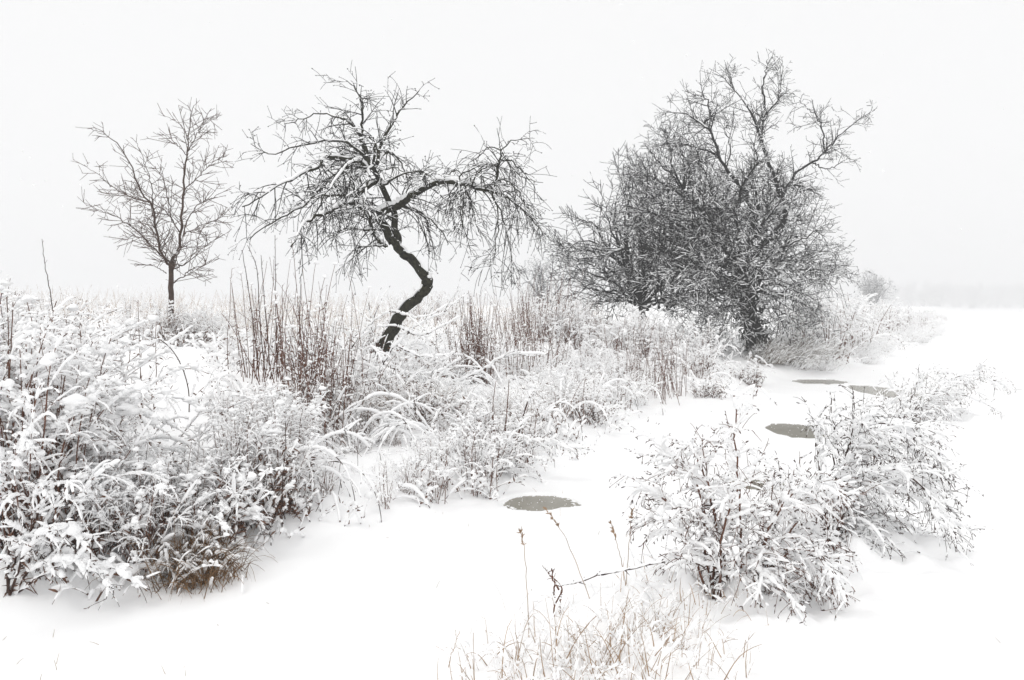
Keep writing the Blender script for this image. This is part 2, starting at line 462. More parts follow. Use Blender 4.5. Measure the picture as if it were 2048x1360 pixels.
# --- the crooked old tree in the middle
def crooked_tree():
    Yd = 13.0
    k, ox, oy = 660 / 1360, 460, 120
    def L(path, r0, r1, y0=0, y1=0, N=20, sides=7, wob=0.012):
        P = traced(zoomed(path, ox, oy, k), Yd + y0, Yd + y1, N, wob)
        return P, taper(1, N, r0, r1)[0], sides
    limbs = []
    base = [(600, 1290), (620, 1220), (650, 1140), (705, 1050), (760, 990), (803, 945), (816, 918), (795, 885), (745, 828), (695, 778), (668, 745)]
    P = traced(zoomed(base, ox, oy, k), Yd - .1, Yd, 34, 0.014)
    R = np.interp(np.linspace(0, 1, 34), [0, .2, .45, .58, .63, .7, 1], [.165, .100, .076, .082, .088, .076, .066]) * (1 + rng.normal(0, .04, 34))
    limbs.append((P, R, 12))
    limbs.append(L([(690, 780), (690, 735), (681, 690), (676, 640), (660, 590), (625, 515), (597, 462), (568, 405), (550, 345), (530, 305), (515, 280)], .062, .026, 0, .1, 24, 9))
    limbs.append(L([(672, 752), (650, 718), (625, 672), (602, 642)], .075, .05, 0, -.05, 10, 9))
    limbs.append(L([(602, 640), (650, 614), (700, 600), (732, 575), (772, 545), (830, 516), (880, 501), (940, 508), (1000, 519), (1050, 534), (1120, 550)], .066, .026, -.05, -.5, 24, 9))
    limbs.append(L([(604, 642), (565, 620), (500, 590), (450, 600), (400, 630), (340, 650), (290, 690), (250, 770)], .045, .012, -.05, -.8))
    limbs.append(L([(583, 455), (545, 425), (500, 406), (440, 400), (395, 400), (365, 435), (320, 460), (250, 490), (180, 525), (110, 575), (50, 605)], .042, .009, .1, -.6, 24))
    limbs.append(L([(605, 505), (560, 535), (500, 560), (430, 556), (370, 565), (300, 600), (230, 640), (150, 680), (80, 740)], .035, .008, .05, .9))
    limbs.append(L([(603, 430), (612, 380), (625, 345), (655, 282), (682, 240), (702, 203), (740, 168), (780, 126)], .03, .007, .05, .2))
    limbs.append(L([(547, 340), (545, 290), (548, 240), (546, 182), (534, 150), (505, 108), (480, 84)], .022, .005, .1, 0))
    limbs.append(L([(520, 290), (490, 255), (440, 235), (380, 220), (300, 240), (225, 262)], .022, .005, .1, .4))
    limbs.append(L([(645, 768), (605, 738), (583, 695), (578, 650), (590, 625)], .034, .02, -.02, -.12, 12))
    limbs.append(L([(650, 768), (590, 766), (540, 776), (497, 797)], .016, .006, -.05, -.4, 12))
    limbs.append(L([(625, 700), (560, 702), (500, 690), (470, 700), (400, 730)], .02, .006, -.05, -.5, 12))
    limbs.append(L([(1088, 545), (1100, 470), (1112, 410), (1122, 375), (1165, 335), (1240, 322)], .022, .004, -.45, -.45, 14))
    limbs.append(L([(1120, 375), (1075, 360), (1030, 390), (985, 420)], .010, .004, -.45, -.3, 10))
    limbs.append(L([(1122, 380), (1160, 440), (1220, 490), (1290, 505)], .010, .004, -.45, -.6, 10))
    limbs.append(L([(690, 602), (745, 612), (800, 640), (860, 690), (900, 760)], .026, .006, 0, .5, 14))
    limbs.append(L([(1110, 548), (1170, 590), (1230, 640), (1290, 720)], .016, .005, -.5, -.6, 12))
    limbs.append(L([(1060, 538), (1100, 600), (1105, 690), (1090, 780), (1085, 840)], .014, .004, -.45, -.9, 12))
    limbs.append(L([(1080, 545), (1120, 640), (1150, 740), (1160, 830)], .014, .004, -.5, -.1, 12))
    limbs.append(L([(560, 400), (500, 350), (420, 330), (330, 345), (250, 360), (170, 390), (85, 345)], .024, .005, .1, -.3, 16))
    limbs.append(L([(585, 450), (540, 470), (505, 520), (510, 580), (500, 640)], .022, .005, .0, -1.0, 14))
    limbs.append(L([(625, 520), (660, 500), (710, 470), (770, 460), (830, 480)], .02, .005, .0, -.9, 14))
    limbs.append(L([(600, 465), (650, 445), (700, 450), (760, 500)], .018, .004, .1, 1.1, 14))
    for path, y1 in [([(1000, 519), (1015, 470), (1060, 432), (1110, 450), (1150, 520)], -.2), ([(940, 508), (960, 468), (1000, 450), (1040, 480), (1050, 560)], -.8), ([(1100, 545), (1150, 540), (1200, 570), (1240, 650)], -.2),
                     ([(1050, 534), (1090, 498), (1150, 500), (1200, 560), (1230, 640)], -.8), ([(880, 500), (900, 468), (940, 460), (970, 520), (975, 600)], .1), ([(1112, 410), (1160, 420), (1215, 470), (1260, 540)], -.2), ([(1110, 430), (1060, 440), (1010, 480), (990, 540)], -.7)]:
        limbs.append(L(path, .013, .004, -.45, y1, 14))
    # limbs that come towards us and go away behind
    for x1, y1, yy, r in [(430, 500, -1.5, .03), (560, 560, -1.4, .025), (700, 420, 1.5, .028), (480, 420, 1.6, .03), (350, 560, 1.3, .026), (600, 330, -1.2, .024), (950, 600, -1.6, .02), (1000, 620, .9, .02)]:
        x0, y0 = ((590, 455) if x1 < 800 else (930, 508))
        limbs.append(L([(x0, y0), ((x0 + x1) / 2, (y0 + y1) / 2 - 60), (x1, y1), (x1 + (x1 - x0) * .35, y1 + 90)], r, .006, 0, yy, 14))
    P, R = stack(limbs[1:], 20)
    tw, sn, br = MB(), MB(), MB()
    b, d, r, t, pi = spawn(P, R, 10.5, .12, 1, (30, 80), .8, .0)
    right = b[:, 0] > -1.0
    d[:, 2] -= np.where(right, .22, np.where(b[:, 2] < 3.8, .12, -.05)); d = unit(d)
    B1 = grow(b, d, rng.uniform(.45, 1.15, len(b)) * (1.15 - .6 * t) * np.where(b[:, 2] > 3.7, .6, 1.0) * np.where(right & (b[:, 2] > 2.9), .75, 1.0), 12, rng.uniform(.06, .27, len(b)) * np.where(b[:, 2] > 3.9, .4, 1.0), .045, .6)
    R1 = taper(len(b), 12, np.clip(r * .6, .0055, .0115), .0038)
    b, d, r, t, pi = spawn(B1, R1, 7.5, .12, 1, (25, 60), .8, .0)
    B2 = grow(b, d, rng.uniform(.15, .5, len(b)) * (1.2 - .5 * t), 7, rng.uniform(.0, .28, len(b)), .05, .7)
    R2 = taper(len(b), 7, np.minimum(.006, r * .9), .0032)
    b, d, r, t, pi = spawn(B2, R2, 3.0, .1, 1, (35, 80), 1, 0)
    B3 = grow(b, d, rng.uniform(.03, .22, len(b)), 4, .1, .12)
    R3 = taper(len(b), 4, .0046, .0032)
    tubes(tw, B1, R1, 4); tubes(tw, B2, R2, 3); tubes(tw, B3, R3, 3)
    # buds at the twig ends
    e = np.concatenate([B2[:, -1], B3[:, -1]]); e = e[rng.random(len(e)) < .45]
    blobs(tw, e, np.full((len(e), 3), .0085) * rng.uniform(.7, 1.5, (len(e), 1)), 1, .1)
    Pt, Rt = limbs[0][0][None], limbs[0][1][None]
    # snow lying on the leaning trunk, broken into patches
    for (i0, i1, off, w) in [(3, 7, -.6, .028), (8, 13, -.65, .034), (13, 19, -.6, .036), (23, 26, .7, .024), (27, 31, .7, .024)]:
        c = Pt[0, i0:i1 + 1]; rr = Rt[0, i0:i1 + 1]
        q = np.stack([c[:, 0] + off * rr * 1.2, c[:, 1] - rr * .55, c[:, 2] + rr * .72], -1)
        rs = np.sin(np.linspace(0.15, 3.0, len(c))) * w * rng.uniform(.7, 1.2, len(c))
        q = resample(q[None], 12); rs = resample(rs[None], 12) * rng.uniform(.7, 1.25, (1, 12))
        tubes(sn, q, rs, 8, snow=True, flat=.7)
    blobs(sn, limbs[0][0][20:22] + np.array([0.05, -.04, .1]), np.array([[.055, .05, .035], [.035, .035, .025]]), 2)
    q = rng.integers(3, 33, 150); an = rng.normal(2.2, .7, 150); c = limbs[0][0][q]; rr = limbs[0][1][q] * 1.02
    blobs(sn, c + np.stack([np.cos(an) * rr, -np.abs(np.cos(an * .7)) * rr * .6, np.abs(np.sin(an)) * rr], -1) + rng.normal(0, .012, (150, 3)), rng.uniform(.004, .014, (150, 1)) * rng.uniform(.7, 1.5, (150, 3)), 1, .3)
    snow_on(sn, B1, R1, rng.uniform(.006, .012, len(B1)), 20, .46, 5, .9, .05)
    m = rng.random(len(B2)) < .55
    snow_on(sn, B2[m], R2[m], .0062, 10, .42, 4, .9, .05)
    loc = limbs[0][0][0]
    finish_tree('crooked_tree', tuple(loc), 'old black tree with a zigzag trunk and drooping snow-lined branches', [('twigs', tw, M_TWIG), ('snow_cover', sn, M_SNOW)], limbs, (1.35, .014, .06, .24), M_BARK)
crooked_tree()

# --- the slender young tree on the left
def young_tree():
    Yd = 14.0; k, ox, oy = 520 / 1360, 0, 180
    def L(path, r0, r1, y0=0, y1=0, N=20, sides=6, wob=0.010):
        return traced(zoomed(path, ox, oy, k), Yd + y0, Yd + y1, N, wob), taper(1, N, r0 * .68, r1 * .7)[0], sides
    limbs = [L([(897, 1380), (897, 1180), (893, 1050), (895, 930), (903, 885)], .078, .046, 0, 0, 14, 10)]
    limbs += [L([(903, 890), (925, 845), (942, 795), (950, 690), (957, 560), (962, 450), (970, 380), (982, 300), (985, 230), (1000, 130), (1015, 80)], .042, .006, 0, .1, 26, 8),
              L([(893, 930), (885, 915), (850, 868), (832, 810), (815, 700), (795, 600), (740, 540), (710, 460), (660, 350), (600, 270), (545, 225), (490, 195)], .038, .005, 0, -.5, 26, 8),
              L([(985, 320), (1030, 230), (1070, 180), (1140, 140)], .013, .004, .05, .3),
              L([(962, 765), (985, 670), (1040, 600), (1120, 560), (1230, 500)], .018, .004, 0, -.4),
              L([(968, 520), (1040, 450), (1110, 380), (1200, 335)], .014, .004, .05, .4),
              L([(893, 905), (790, 820), (700, 720), (620, 670), (540, 640), (450, 605)], .022, .004, 0, -.4),
              L([(800, 595), (690, 560), (600, 510), (520, 450), (440, 390)], .014, .004, -.2, .3),
              L([(905, 1010), (950, 980), (1000, 940), (1080, 910), (1150, 860)], .016, .004, 0, -.5),
              L([(905, 935), (980, 900), (1060, 830), (1190, 745)], .018, .004, 0, .5),
              L([(960, 755), (1050, 710), (1180, 660)], .014, .004, 0, .6),
              L([(900, 690), (875, 540), (830, 430), (770, 370)], .014, .004, 0, .7),
              L([(975, 340), (900, 260), (800, 220)], .012, .004, .1, -.2),
              L([(945, 750), (880, 650), (800, 590), (720, 560), (640, 470)], .018, .004, 0, .6),
              L([(985, 280), (960, 200), (900, 150), (825, 125)], .010, .003, .1, .3),
              L([(800, 610), (790, 500), (760, 390), (720, 280)], .014, .004, -.2, -.5),
              L([(830, 820), (740, 770), (640, 775)], .012, .004, -.1, -.5),
              L([(870, 960), (800, 920), (700, 910)], .012, .004, 0, -.5),
              L([(900, 960), (930, 860), (980, 800), (1090, 760)], .016, .004, 0, -.9),
              L([(895, 940), (860, 850), (800, 760), (700, 690)], .016, .004, 0, .9)]
    P, R = stack(limbs[1:], 20)
    tw, sn = MB(), MB()
    R = R * .85
    b, d, r, t, pi = spawn(P, R, 14.0, .10, 1, (35, 70), .5, .06)
    B1 = grow(b, d, rng.uniform(.25, .62, len(b)) * (1.15 - .8 * t), 9, -.03, .04)
    R1 = taper(len(b), 9, np.clip(r * .6, .005, .0075), .004)
    b, d, r, t, pi = spawn(B1, R1, 9.5, .15, 1, (35, 65), .5, .03)
    B2 = grow(b, d, rng.uniform(.08, .32, len(b)) * (1.2 - .6 * t), 5, -.02, .06)
    R2 = taper(len(b), 5, .0044, .0032)
    tubes(tw, B1, R1, 4); tubes(tw, B2, R2, 3)
    snow_on(sn, B1, R1, .0042, 14, .58, 4, .9, .02)
    c = at(345, 505, Yd - .04); blobs(sn, c[None] + rng.normal(0, .035, (8, 3)), rng.uniform(.03, .06, (8, 3)))
    loc = limbs[0][0][0]
    root = finish_tree('young_tree', tuple(loc), 'slender young bare tree with reddish fanned twigs on the left bank', [('twigs', tw, M_TWIGR), ('snow_cover', sn, M_SNOW)], limbs, (.8, .005, .022, .48), M_BARKR)
    # dark suckers round the foot
    dk = MB(); gl = np.array([loc[0], loc[1] - .1, float(gz(loc[0], loc[1] - .1)) + .06])
    b = gl + rng.normal(0, 1, (90, 3)) * np.array([.14, .12, .08])
    S = grow(b, np.stack([rng.normal(.3, .6, 90), rng.normal(-.2, .5, 90), rng.uniform(-.1, .9, 90)], -1), rng.uniform(.2, .6, 90), 7, .15, .12)
    tubes(dk, S, taper(90, 7, .008, .003), 4)
    o = dk.build('suckers', M_STEMD, root, shift=loc); o['kind'] = 'stuff'
    s2 = MB(); snow_on(s2, S, taper(90, 7, .008, .003), .02, 10, .4); o = s2.build('snow_cover', M_SNOW, root, shift=loc); o['kind'] = 'stuff'
young_tree()

# --- the big dense tree on the right, and the thicket tree leaning left beside it
def dense_tree():
    Yd = 20.6; k, ox, oy = 700 / 1360, 1080, 90
    def L(path, r0, r1, y0=0, y1=0, N=20, sides=6, wob=0.02):
        return traced(zoomed(path, ox, oy, k), Yd + y0, Yd + y1, N, wob), taper(1, N, r0, r1)[0], sides
    limbs = [L([(870, 1240), (850, 1170), (822, 1080), (795, 980), (780, 900), (790, 800)], .24, .13, 0, 0, 20, 12, .03)]
    limbs += [L([(795, 870), (860, 780), (930, 720), (946, 670), (941, 600), (920, 530), (880, 440), (862, 370), (830, 280), (790, 210), (735, 155), (718, 128)], .085, .007, 0, -.3, 28, 8),
              L([(865, 385), (862, 320), (880, 265), (925, 205), (942, 150), (930, 100)], .028, .006, -.15, .3),
              L([(880, 270), (868, 200), (875, 120), (885, 55)], .03, .006, -.1, .2),
              L([(790, 800), (830, 700), (825, 630), (790, 570), (732, 490), (697, 430), (672, 350), (632, 310), (570, 270), (480, 255)], .072, .007, 0, -.4, 26, 8),
              L([(640, 315), (662, 260), (640, 200), (608, 178)], .03, .008, -.3, 0),
              L([(760, 860), (680, 730), (610, 620), (555, 555), (522, 480), (505, 400), (490, 330)], .055, .007, 0, .4, 22, 7),
              L([(945, 580), (1000, 490), (1070, 450), (1130, 390), (1200, 320), (1285, 262)], .038, .006, 0, -.4, 20, 7),
              L([(1105, 405), (1092, 310), (1050, 258), (1008, 215)], .02, .006, -.2, .3),
              L([(1060, 460), (1120, 480), (1200, 440)], .02, .006, -.2, -.7),
              L([(930, 560), (1000, 545), (1060, 570), (1100, 600)], .03, .006, 0, .6),
              L([(770, 900), (640, 770), (540, 700), (420, 650), (300, 620)], .06, .008, 0, -.9, 20, 7),
              L([(770, 930), (620, 850), (480, 800), (330, 790), (180, 830), (80, 815)], .06, .007, 0, -.5, 22, 7),
              L([(790, 880), (700, 700), (600, 620), (450, 520), (330, 470)], .06, .008, 0, .8, 20, 7),
              L([(800, 900), (900, 820), (1000, 760), (1080, 720)], .045, .007, 0, -1.0),
              L([(800, 950), (900, 900), (1020, 870), (1130, 880)], .045, .007, 0, -.6),
              L([(800, 960), (900, 960), (1000, 1000), (1080, 1040)], .04, .007, 0, -1.2),
              L([(830, 900), (920, 850), (1050, 840), (1170, 890)], .045, .007, 0, .8),
              L([(800, 1000), (700, 960), (620, 1000), (540, 1060)], .04, .007, 0, -1.3),
              L([(780, 960), (680, 900), (560, 880), (430, 930)], .045, .007, 0, -1.7),
              L([(790, 820), (760, 700), (780, 560), (840, 450), (830, 380)], .05, .007, 0, -1.3),
              L([(790, 800), (870, 690), (960, 620), (990, 540)], .05, .007, 0, 1.2),
              L([(780, 850), (650, 680), (580, 520), (600, 400)], .05, .007, 0, 1.5),
              L([(760, 880), (560, 740), (420, 560), (350, 430)], .045, .007, 0, 1.7),
              L([(790, 850), (820, 760), (900, 660), (960, 560)], .04, .007, 0, -1.6),
              L([(780, 870), (720, 760), (640, 640), (620, 520)], .045, .007, 0, -1.8), L([(600, 610), (520, 520), (450, 440), (400, 380)], .03, .006, .2, -.4), L([(760, 860), (700, 720), (680, 600), (640, 500), (600, 440)], .045, .006, 0, -.7), L([(790, 800), (760, 680), (740, 580), (690, 500)], .04, .006, 0, .7), L([(800, 780), (850, 640), (820, 540), (780, 480)], .04, .006, 0, -.9), L([(850, 760), (880, 640), (870, 560), (920, 480)], .035, .006, 0, .8), L([(720, 480), (740, 400), (720, 330), (740, 280)], .02, .006, -.2, .4), L([(560, 560), (560, 460), (540, 380), (560, 320)], .025, .006, .2, .6), L([(697, 430), (620, 400), (540, 380), (470, 390)], .025, .006, -.2, -.8), L([(610, 620), (480, 540), (390, 500), (320, 500)], .03, .006, .2, .4),
              L([(800, 1000), (760, 930), (690, 900), (600, 940)], .035, .007, 0, -1.9), L([(810, 1010), (850, 940), (930, 930), (1010, 970)], .035, .007, 0, -1.9),
              L([(815, 1040), (750, 1010), (680, 1040), (620, 1110)], .03, .007, 0, -1.5), L([(820, 1050), (890, 1020), (960, 1050), (1010, 1110)], .03, .007, 0, -1.2),
              L([(800, 980), (790, 900), (830, 850), (860, 900)], .035, .007, 0, -2.2), L([(790, 930), (740, 860), (700, 830), (640, 860)], .035, .007, 0, -2.1),
              L([(785, 900), (600, 800), (440, 720), (320, 700)], .05, .007, 0, .3), L([(780, 920), (640, 870), (500, 870), (360, 900)], .05, .007, 0, .5),
              L([(780, 880), (690, 760), (560, 660), (400, 590)], .05, .007, 0, -1.3), L([(800, 880), (880, 760), (930, 700), (1040, 680)], .045, .007, 0, .4),
              L([(830, 1060), (780, 1040), (720, 1080), (690, 1140)], .025, .006, 0, -1.6), L([(800, 950), (870, 880), (960, 850), (1060, 920)], .04, .007, 0, -.2)]
    P, R = stack(limbs[1:], 22)
    b, d, r, t, pi = spawn(P, R, 11.5, .10, 1, (28, 70), .9, .05)
    far = np.clip(1.1 - .5 * t, .3, 1.2)
    low = (b[:, 2] < 4.2)
    B1 = grow(b, d, np.where(low, rng.uniform(.6, 1.6, len(b)), rng.uniform(.25, .78, len(b)) * np.where(b[:, 0] < 5.6, 1.35, 1.0)) * far, 12, np.where(low, rng.uniform(-.12, .26, len(b)), .0), .055)
    R1 = taper(len(b), 12, np.clip(r * .55, .007, .016), .0056)
    b, d, r, t, pi = spawn(B1, R1, 9.0, .1, 1, (30, 75), .9, .03)
    B2 = grow(b, d, rng.uniform(.15, .5, len(b)) * (1.25 - .6 * t), 6, rng.uniform(-.1, .15, len(b)), .06)
    R2 = taper(len(b), 6, np.minimum(.0085, r * .8), .005)
    b, d, r, t, pi = spawn(B2, R2, 5.0, .1, 1, (35, 75), 1, 0)
    B3 = grow(b, d, rng.uniform(.06, .24, len(b)), 4, .05, .12)
    R3 = taper(len(b), 4, .0056, .0046)
    tw, sn, iv = MB(), MB(), MB()
    tubes(tw, B1, R1, 4); tubes(tw, B2, R2, 3); tubes(tw, B3, R3, 3)
    snow_on(sn, B1, R1, rng.uniform(.005, .011, len(B1)), 22, .44, 5, .9, .05)
    m = rng.random(len(B2)) < np.where(B2[:, 0, 0] > 4.6, 1.0, .8)
    snow_on(sn, B2[m], R2[m], .0092, 7, .30, 4, 1.0, .08)
    m = rng.random(len(B3)) < .35
    snow_on(sn, B3[m], R3[m], .007, 4, .2, 4, .9, .1)
    # ivy round the foot of the trunk
    n = 1500; tt = rng.random(n) * .9; Pt = limbs[0][0]
    x = tt * (len(Pt) - 1.001); i = x.astype(int); c = Pt[i] + (Pt[i + 1] - Pt[i]) * (x - i)[:, None]
    a = rng.random(n) * 6.283; rr = rng.uniform(.16, .42, n)
    c = c + np.stack([np.cos(a) * rr, np.sin(a) * rr, rng.normal(0, .05, n)], -1)
    dd = rng.normal(size=(n, 3)); dd[:, 2] -= .8
    LP = grow(c, dd, rng.uniform(.05, .11, n), 3); ribbons(iv, LP, np.stack([np.full(n, .012), np.full(n, .035), np.full(n, .004)], -1))
    loc = tuple(limbs[0][0][0])
    finish_tree('dense_tree', loc, 'tall dense bare tree with ivy-dark trunk standing at the edge of the path', [('twigs', tw, M_TWIGG), ('snow_cover', sn, M_SNOW), ('ivy', iv, M_IVY)], limbs, (.7, .010, .03, .45), M_BARKG)

    # the thicket tree at its left, standing a little farther back
    Yd = 21.4
    limbs = [L([(400, 1060), (395, 1000), (365, 940), (348, 880)], .09, .06, 0, 0, 12, 9)]
    for path, y0, y1 in [([(350, 890), (335, 780), (345, 650), (330, 560), (300, 480)], 0, .3), ([(350, 900), (280, 820), (190, 760), (75, 800)], 0, -.6),
                         ([(355, 900), (260, 780), (200, 690), (150, 700)], 0, .5), ([(395, 1000), (420, 900), (440, 760), (430, 620), (450, 500)], 0, -.5),
                         ([(390, 1010), (300, 930), (200, 890), (110, 860)], 0, -.9), ([(395, 990), (480, 880), (520, 760), (500, 620)], 0, .6),
                         ([(370, 950), (330, 840), (270, 700), (250, 600)], 0, -.9), ([(400, 1010), (500, 980), (590, 960), (650, 990)], 0, -.4),
                         ([(395, 1020), (320, 980), (240, 960), (170, 930)], 0, .4), ([(380, 980), (400, 850), (370, 700), (380, 560)], 0, .9),
                         ([(500, 1030), (470, 960), (430, 900), (400, 800)], -.2, -.5), ([(530, 1010), (532, 940), (535, 880), (560, 800)], -.2, .2),
                         ([(395, 1000), (400, 840), (390, 680), (420, 560), (410, 490)], 0, -.8), ([(400, 1000), (460, 820), (490, 640), (500, 480)], 0, -.9), ([(395, 990), (340, 820), (330, 660), (370, 540)], 0, -1.0),
                         ([(400, 1010), (500, 900), (580, 800), (600, 700)], 0, -.9), ([(380, 980), (260, 860), (200, 800), (130, 790)], 0, -1.1), ([(500, 1030), (560, 900), (600, 760), (570, 600)], -.2, .7),
                         ([(360, 940), (300, 760), (290, 640), (310, 540)], 0, .7), ([(395, 1020), (330, 990), (250, 1000), (180, 1010)], 0, -.8), ([(520, 1020), (600, 960), (680, 980), (740, 1040)], -.2, -.9), ([(500, 1020), (560, 960), (620, 1000), (660, 1070)], -.2, -1.2), ([(400, 1010), (360, 960), (300, 980), (270, 1040)], 0, -1.2), ([(460, 1030), (450, 970), (480, 930), (470, 880)], 0, -1.3), ([(420, 1030), (380, 970), (390, 900), (350, 860)], 0, -1.4), ([(400, 1030), (460, 1000), (540, 1010), (600, 1050)], 0, -.8), ([(390, 1010), (310, 960), (210, 950), (120, 900)], 0, -1.2), ([(400, 1020), (440, 980), (500, 1000), (540, 1060)], 0, -1.2),
                          ([(530, 1010), (480, 860), (430, 760), (400, 640)], -.2, -.9)]:
        limbs.append(L(path, .04, .006, y0, y1, 16))
    P, R = stack(limbs[1:], 18)
    b, d, r, t, pi = spawn(P, R, 5.8, .1, 1, (25, 60), .9, .10)
    B1 = grow(b, d, rng.uniform(.5, 1.4, len(b)) * (1.15 - .65 * t), 9, rng.uniform(-.12, .10, len(b)), .05)
    R1 = taper(len(b), 9, np.clip(r * .6, .008, .013), .0068)
    b, d, r, t, pi = spawn(B1, R1, 9, .1, 1, (30, 70), .9, .05)
    B2 = grow(b, d, rng.uniform(.15, .5, len(b)), 5, 0, .10)
    R2 = taper(len(b), 5, .0082, .006)
    tw, sn = MB(), MB()
    tubes(tw, B1, R1, 4); tubes(tw, B2, R2, 3)
    snow_on(sn, B1, R1, .009, 14, .40, 4, .9, .05)
    m = rng.random(len(B2)) < .85
    snow_on(sn, B2[m], R2[m], .0088, 6, .34, 4, .9, .06)
    finish_tree('thicket_tree', tuple(limbs[0][0][0]), 'low spreading grey tree fanning out left of the tall dense tree', [('twigs', tw, M_TWIGG), ('snow_cover', sn, M_SNOW)], limbs, (.7, .008, .016, .42), M_BARKG)
dense_tree()

# --- the snow-lined sapling sprawling in front of the crooked trunk
def sapling():
    Yd = 10.4; k, ox, oy = 680 / 2010, 560, 600
    def L(path, r0, r1, y0=0, y1=0, N=16, sides=6, wob=0.006):
        return traced(zoomed(path, ox, oy, k), Yd + y0, Yd + y1, N, wob), taper(1, N, r0, r1)[0], sides
    limbs = [L([(585, 700), (575, 600), (590, 480), (610, 372)], .026, .017, 0, 0, 10, 7)]
    for path, y1 in [([(610, 372), (500, 352), (400, 302), (330, 252), (225, 235)], -.3), ([(405, 305), (480, 200), (560, 122), (650, 66)], -.2), ([(610, 372), (680, 272), (762, 190), (850, 130), (980, 66)], .3),
                     ([(762, 192), (840, 205), (960, 155), (1075, 95)], .0), ([(610, 375), (740, 430), (900, 436), (1000, 392), (1075, 338)], -.4), ([(740, 430), (1000, 480), (1180, 420), (1260, 366), (1400, 318), (1590, 326)], -.6),
                     ([(590, 470), (500, 560), (430, 585), (380, 570)], -.4), ([(650, 470), (760, 540), (880, 520), (940, 455)], -.5), ([(740, 440), (770, 550), (810, 630), (870, 660), (950, 662)], -.5),
                     ([(590, 480), (520, 420), (420, 430), (300, 440)], .3), ([(760, 190), (700, 160), (560, 170), (420, 270)], .4), ([(650, 65), (720, 80), (800, 100), (900, 90)], .0),
                     ([(750, 540), (640, 600), (545, 625)], -.5), ([(340, 255), (250, 305), (180, 320)], -.3), ([(610, 372), (560, 230), (540, 120), (510, -40)], .3), ([(690, 270), (820, 330), (960, 330), (1040, 310)], -.2),
                     ([(600, 420), (680, 440), (720, 520), (740, 600)], -.7), ([(590, 500), (480, 480), (400, 520), (330, 600)], -.6)]:
        limbs.append(L(path, .0115, .004, 0, y1))
    P, R = stack(limbs[1:], 16)
    b, d, r, t, pi = spawn(P, R, 4.0, .25, 1, (25, 55), .5, .0)
    B1 = grow(b, d, rng.uniform(.2, .6, len(b)), 9, .04, .06); R1 = taper(len(b), 9, .0055, .003)
    tw, sn = MB(), MB(); tubes(tw, B1, R1, 4)
    snow_on(sn, B1, R1, .012, 16, .26, 5, 1.0, .12)
    finish_tree('sapling', tuple(limbs[0][0][0]), 'sprawling sapling with thick lines of snow along its curved bare branches', [('twigs', tw, M_STEMD), ('snow_cover', sn, M_SNOW)], limbs, (1.0, .020, .022, .16), M_STEMD)
sapling()

# ------------------------------------------------------------------ weeds: prototypes, copied below
def parts_to_plant(name, parts, hidden=True):
    root = empty(name)
    for nm, mb, m in parts:
        if mb.n:
            o = mb.build(nm, m, root); o['kind'] = 'stuff'
    return root

def crumbs(mb, P, per, size, sub=1, lift=.006, spread=.008, t0=1):
    """small broken heaps of snow along lines"""
    M, N = P.shape[:2]; n = int(M * per)
    if n < 1: return
    i = rng.integers(0, M, n); k = rng.integers(t0, N, n)
    c = P[i, k] + rng.normal(0, spread, (n, 3)) + [0, 0, lift]
    sz = size[0] + (size[1] - size[0]) * rng.random((n, 1)) ** 2
    blobs(mb, c, sz * rng.uniform(.7, 1.4, (n, 3)) * np.array([1.15, 1.0, .85]), sub, .28)

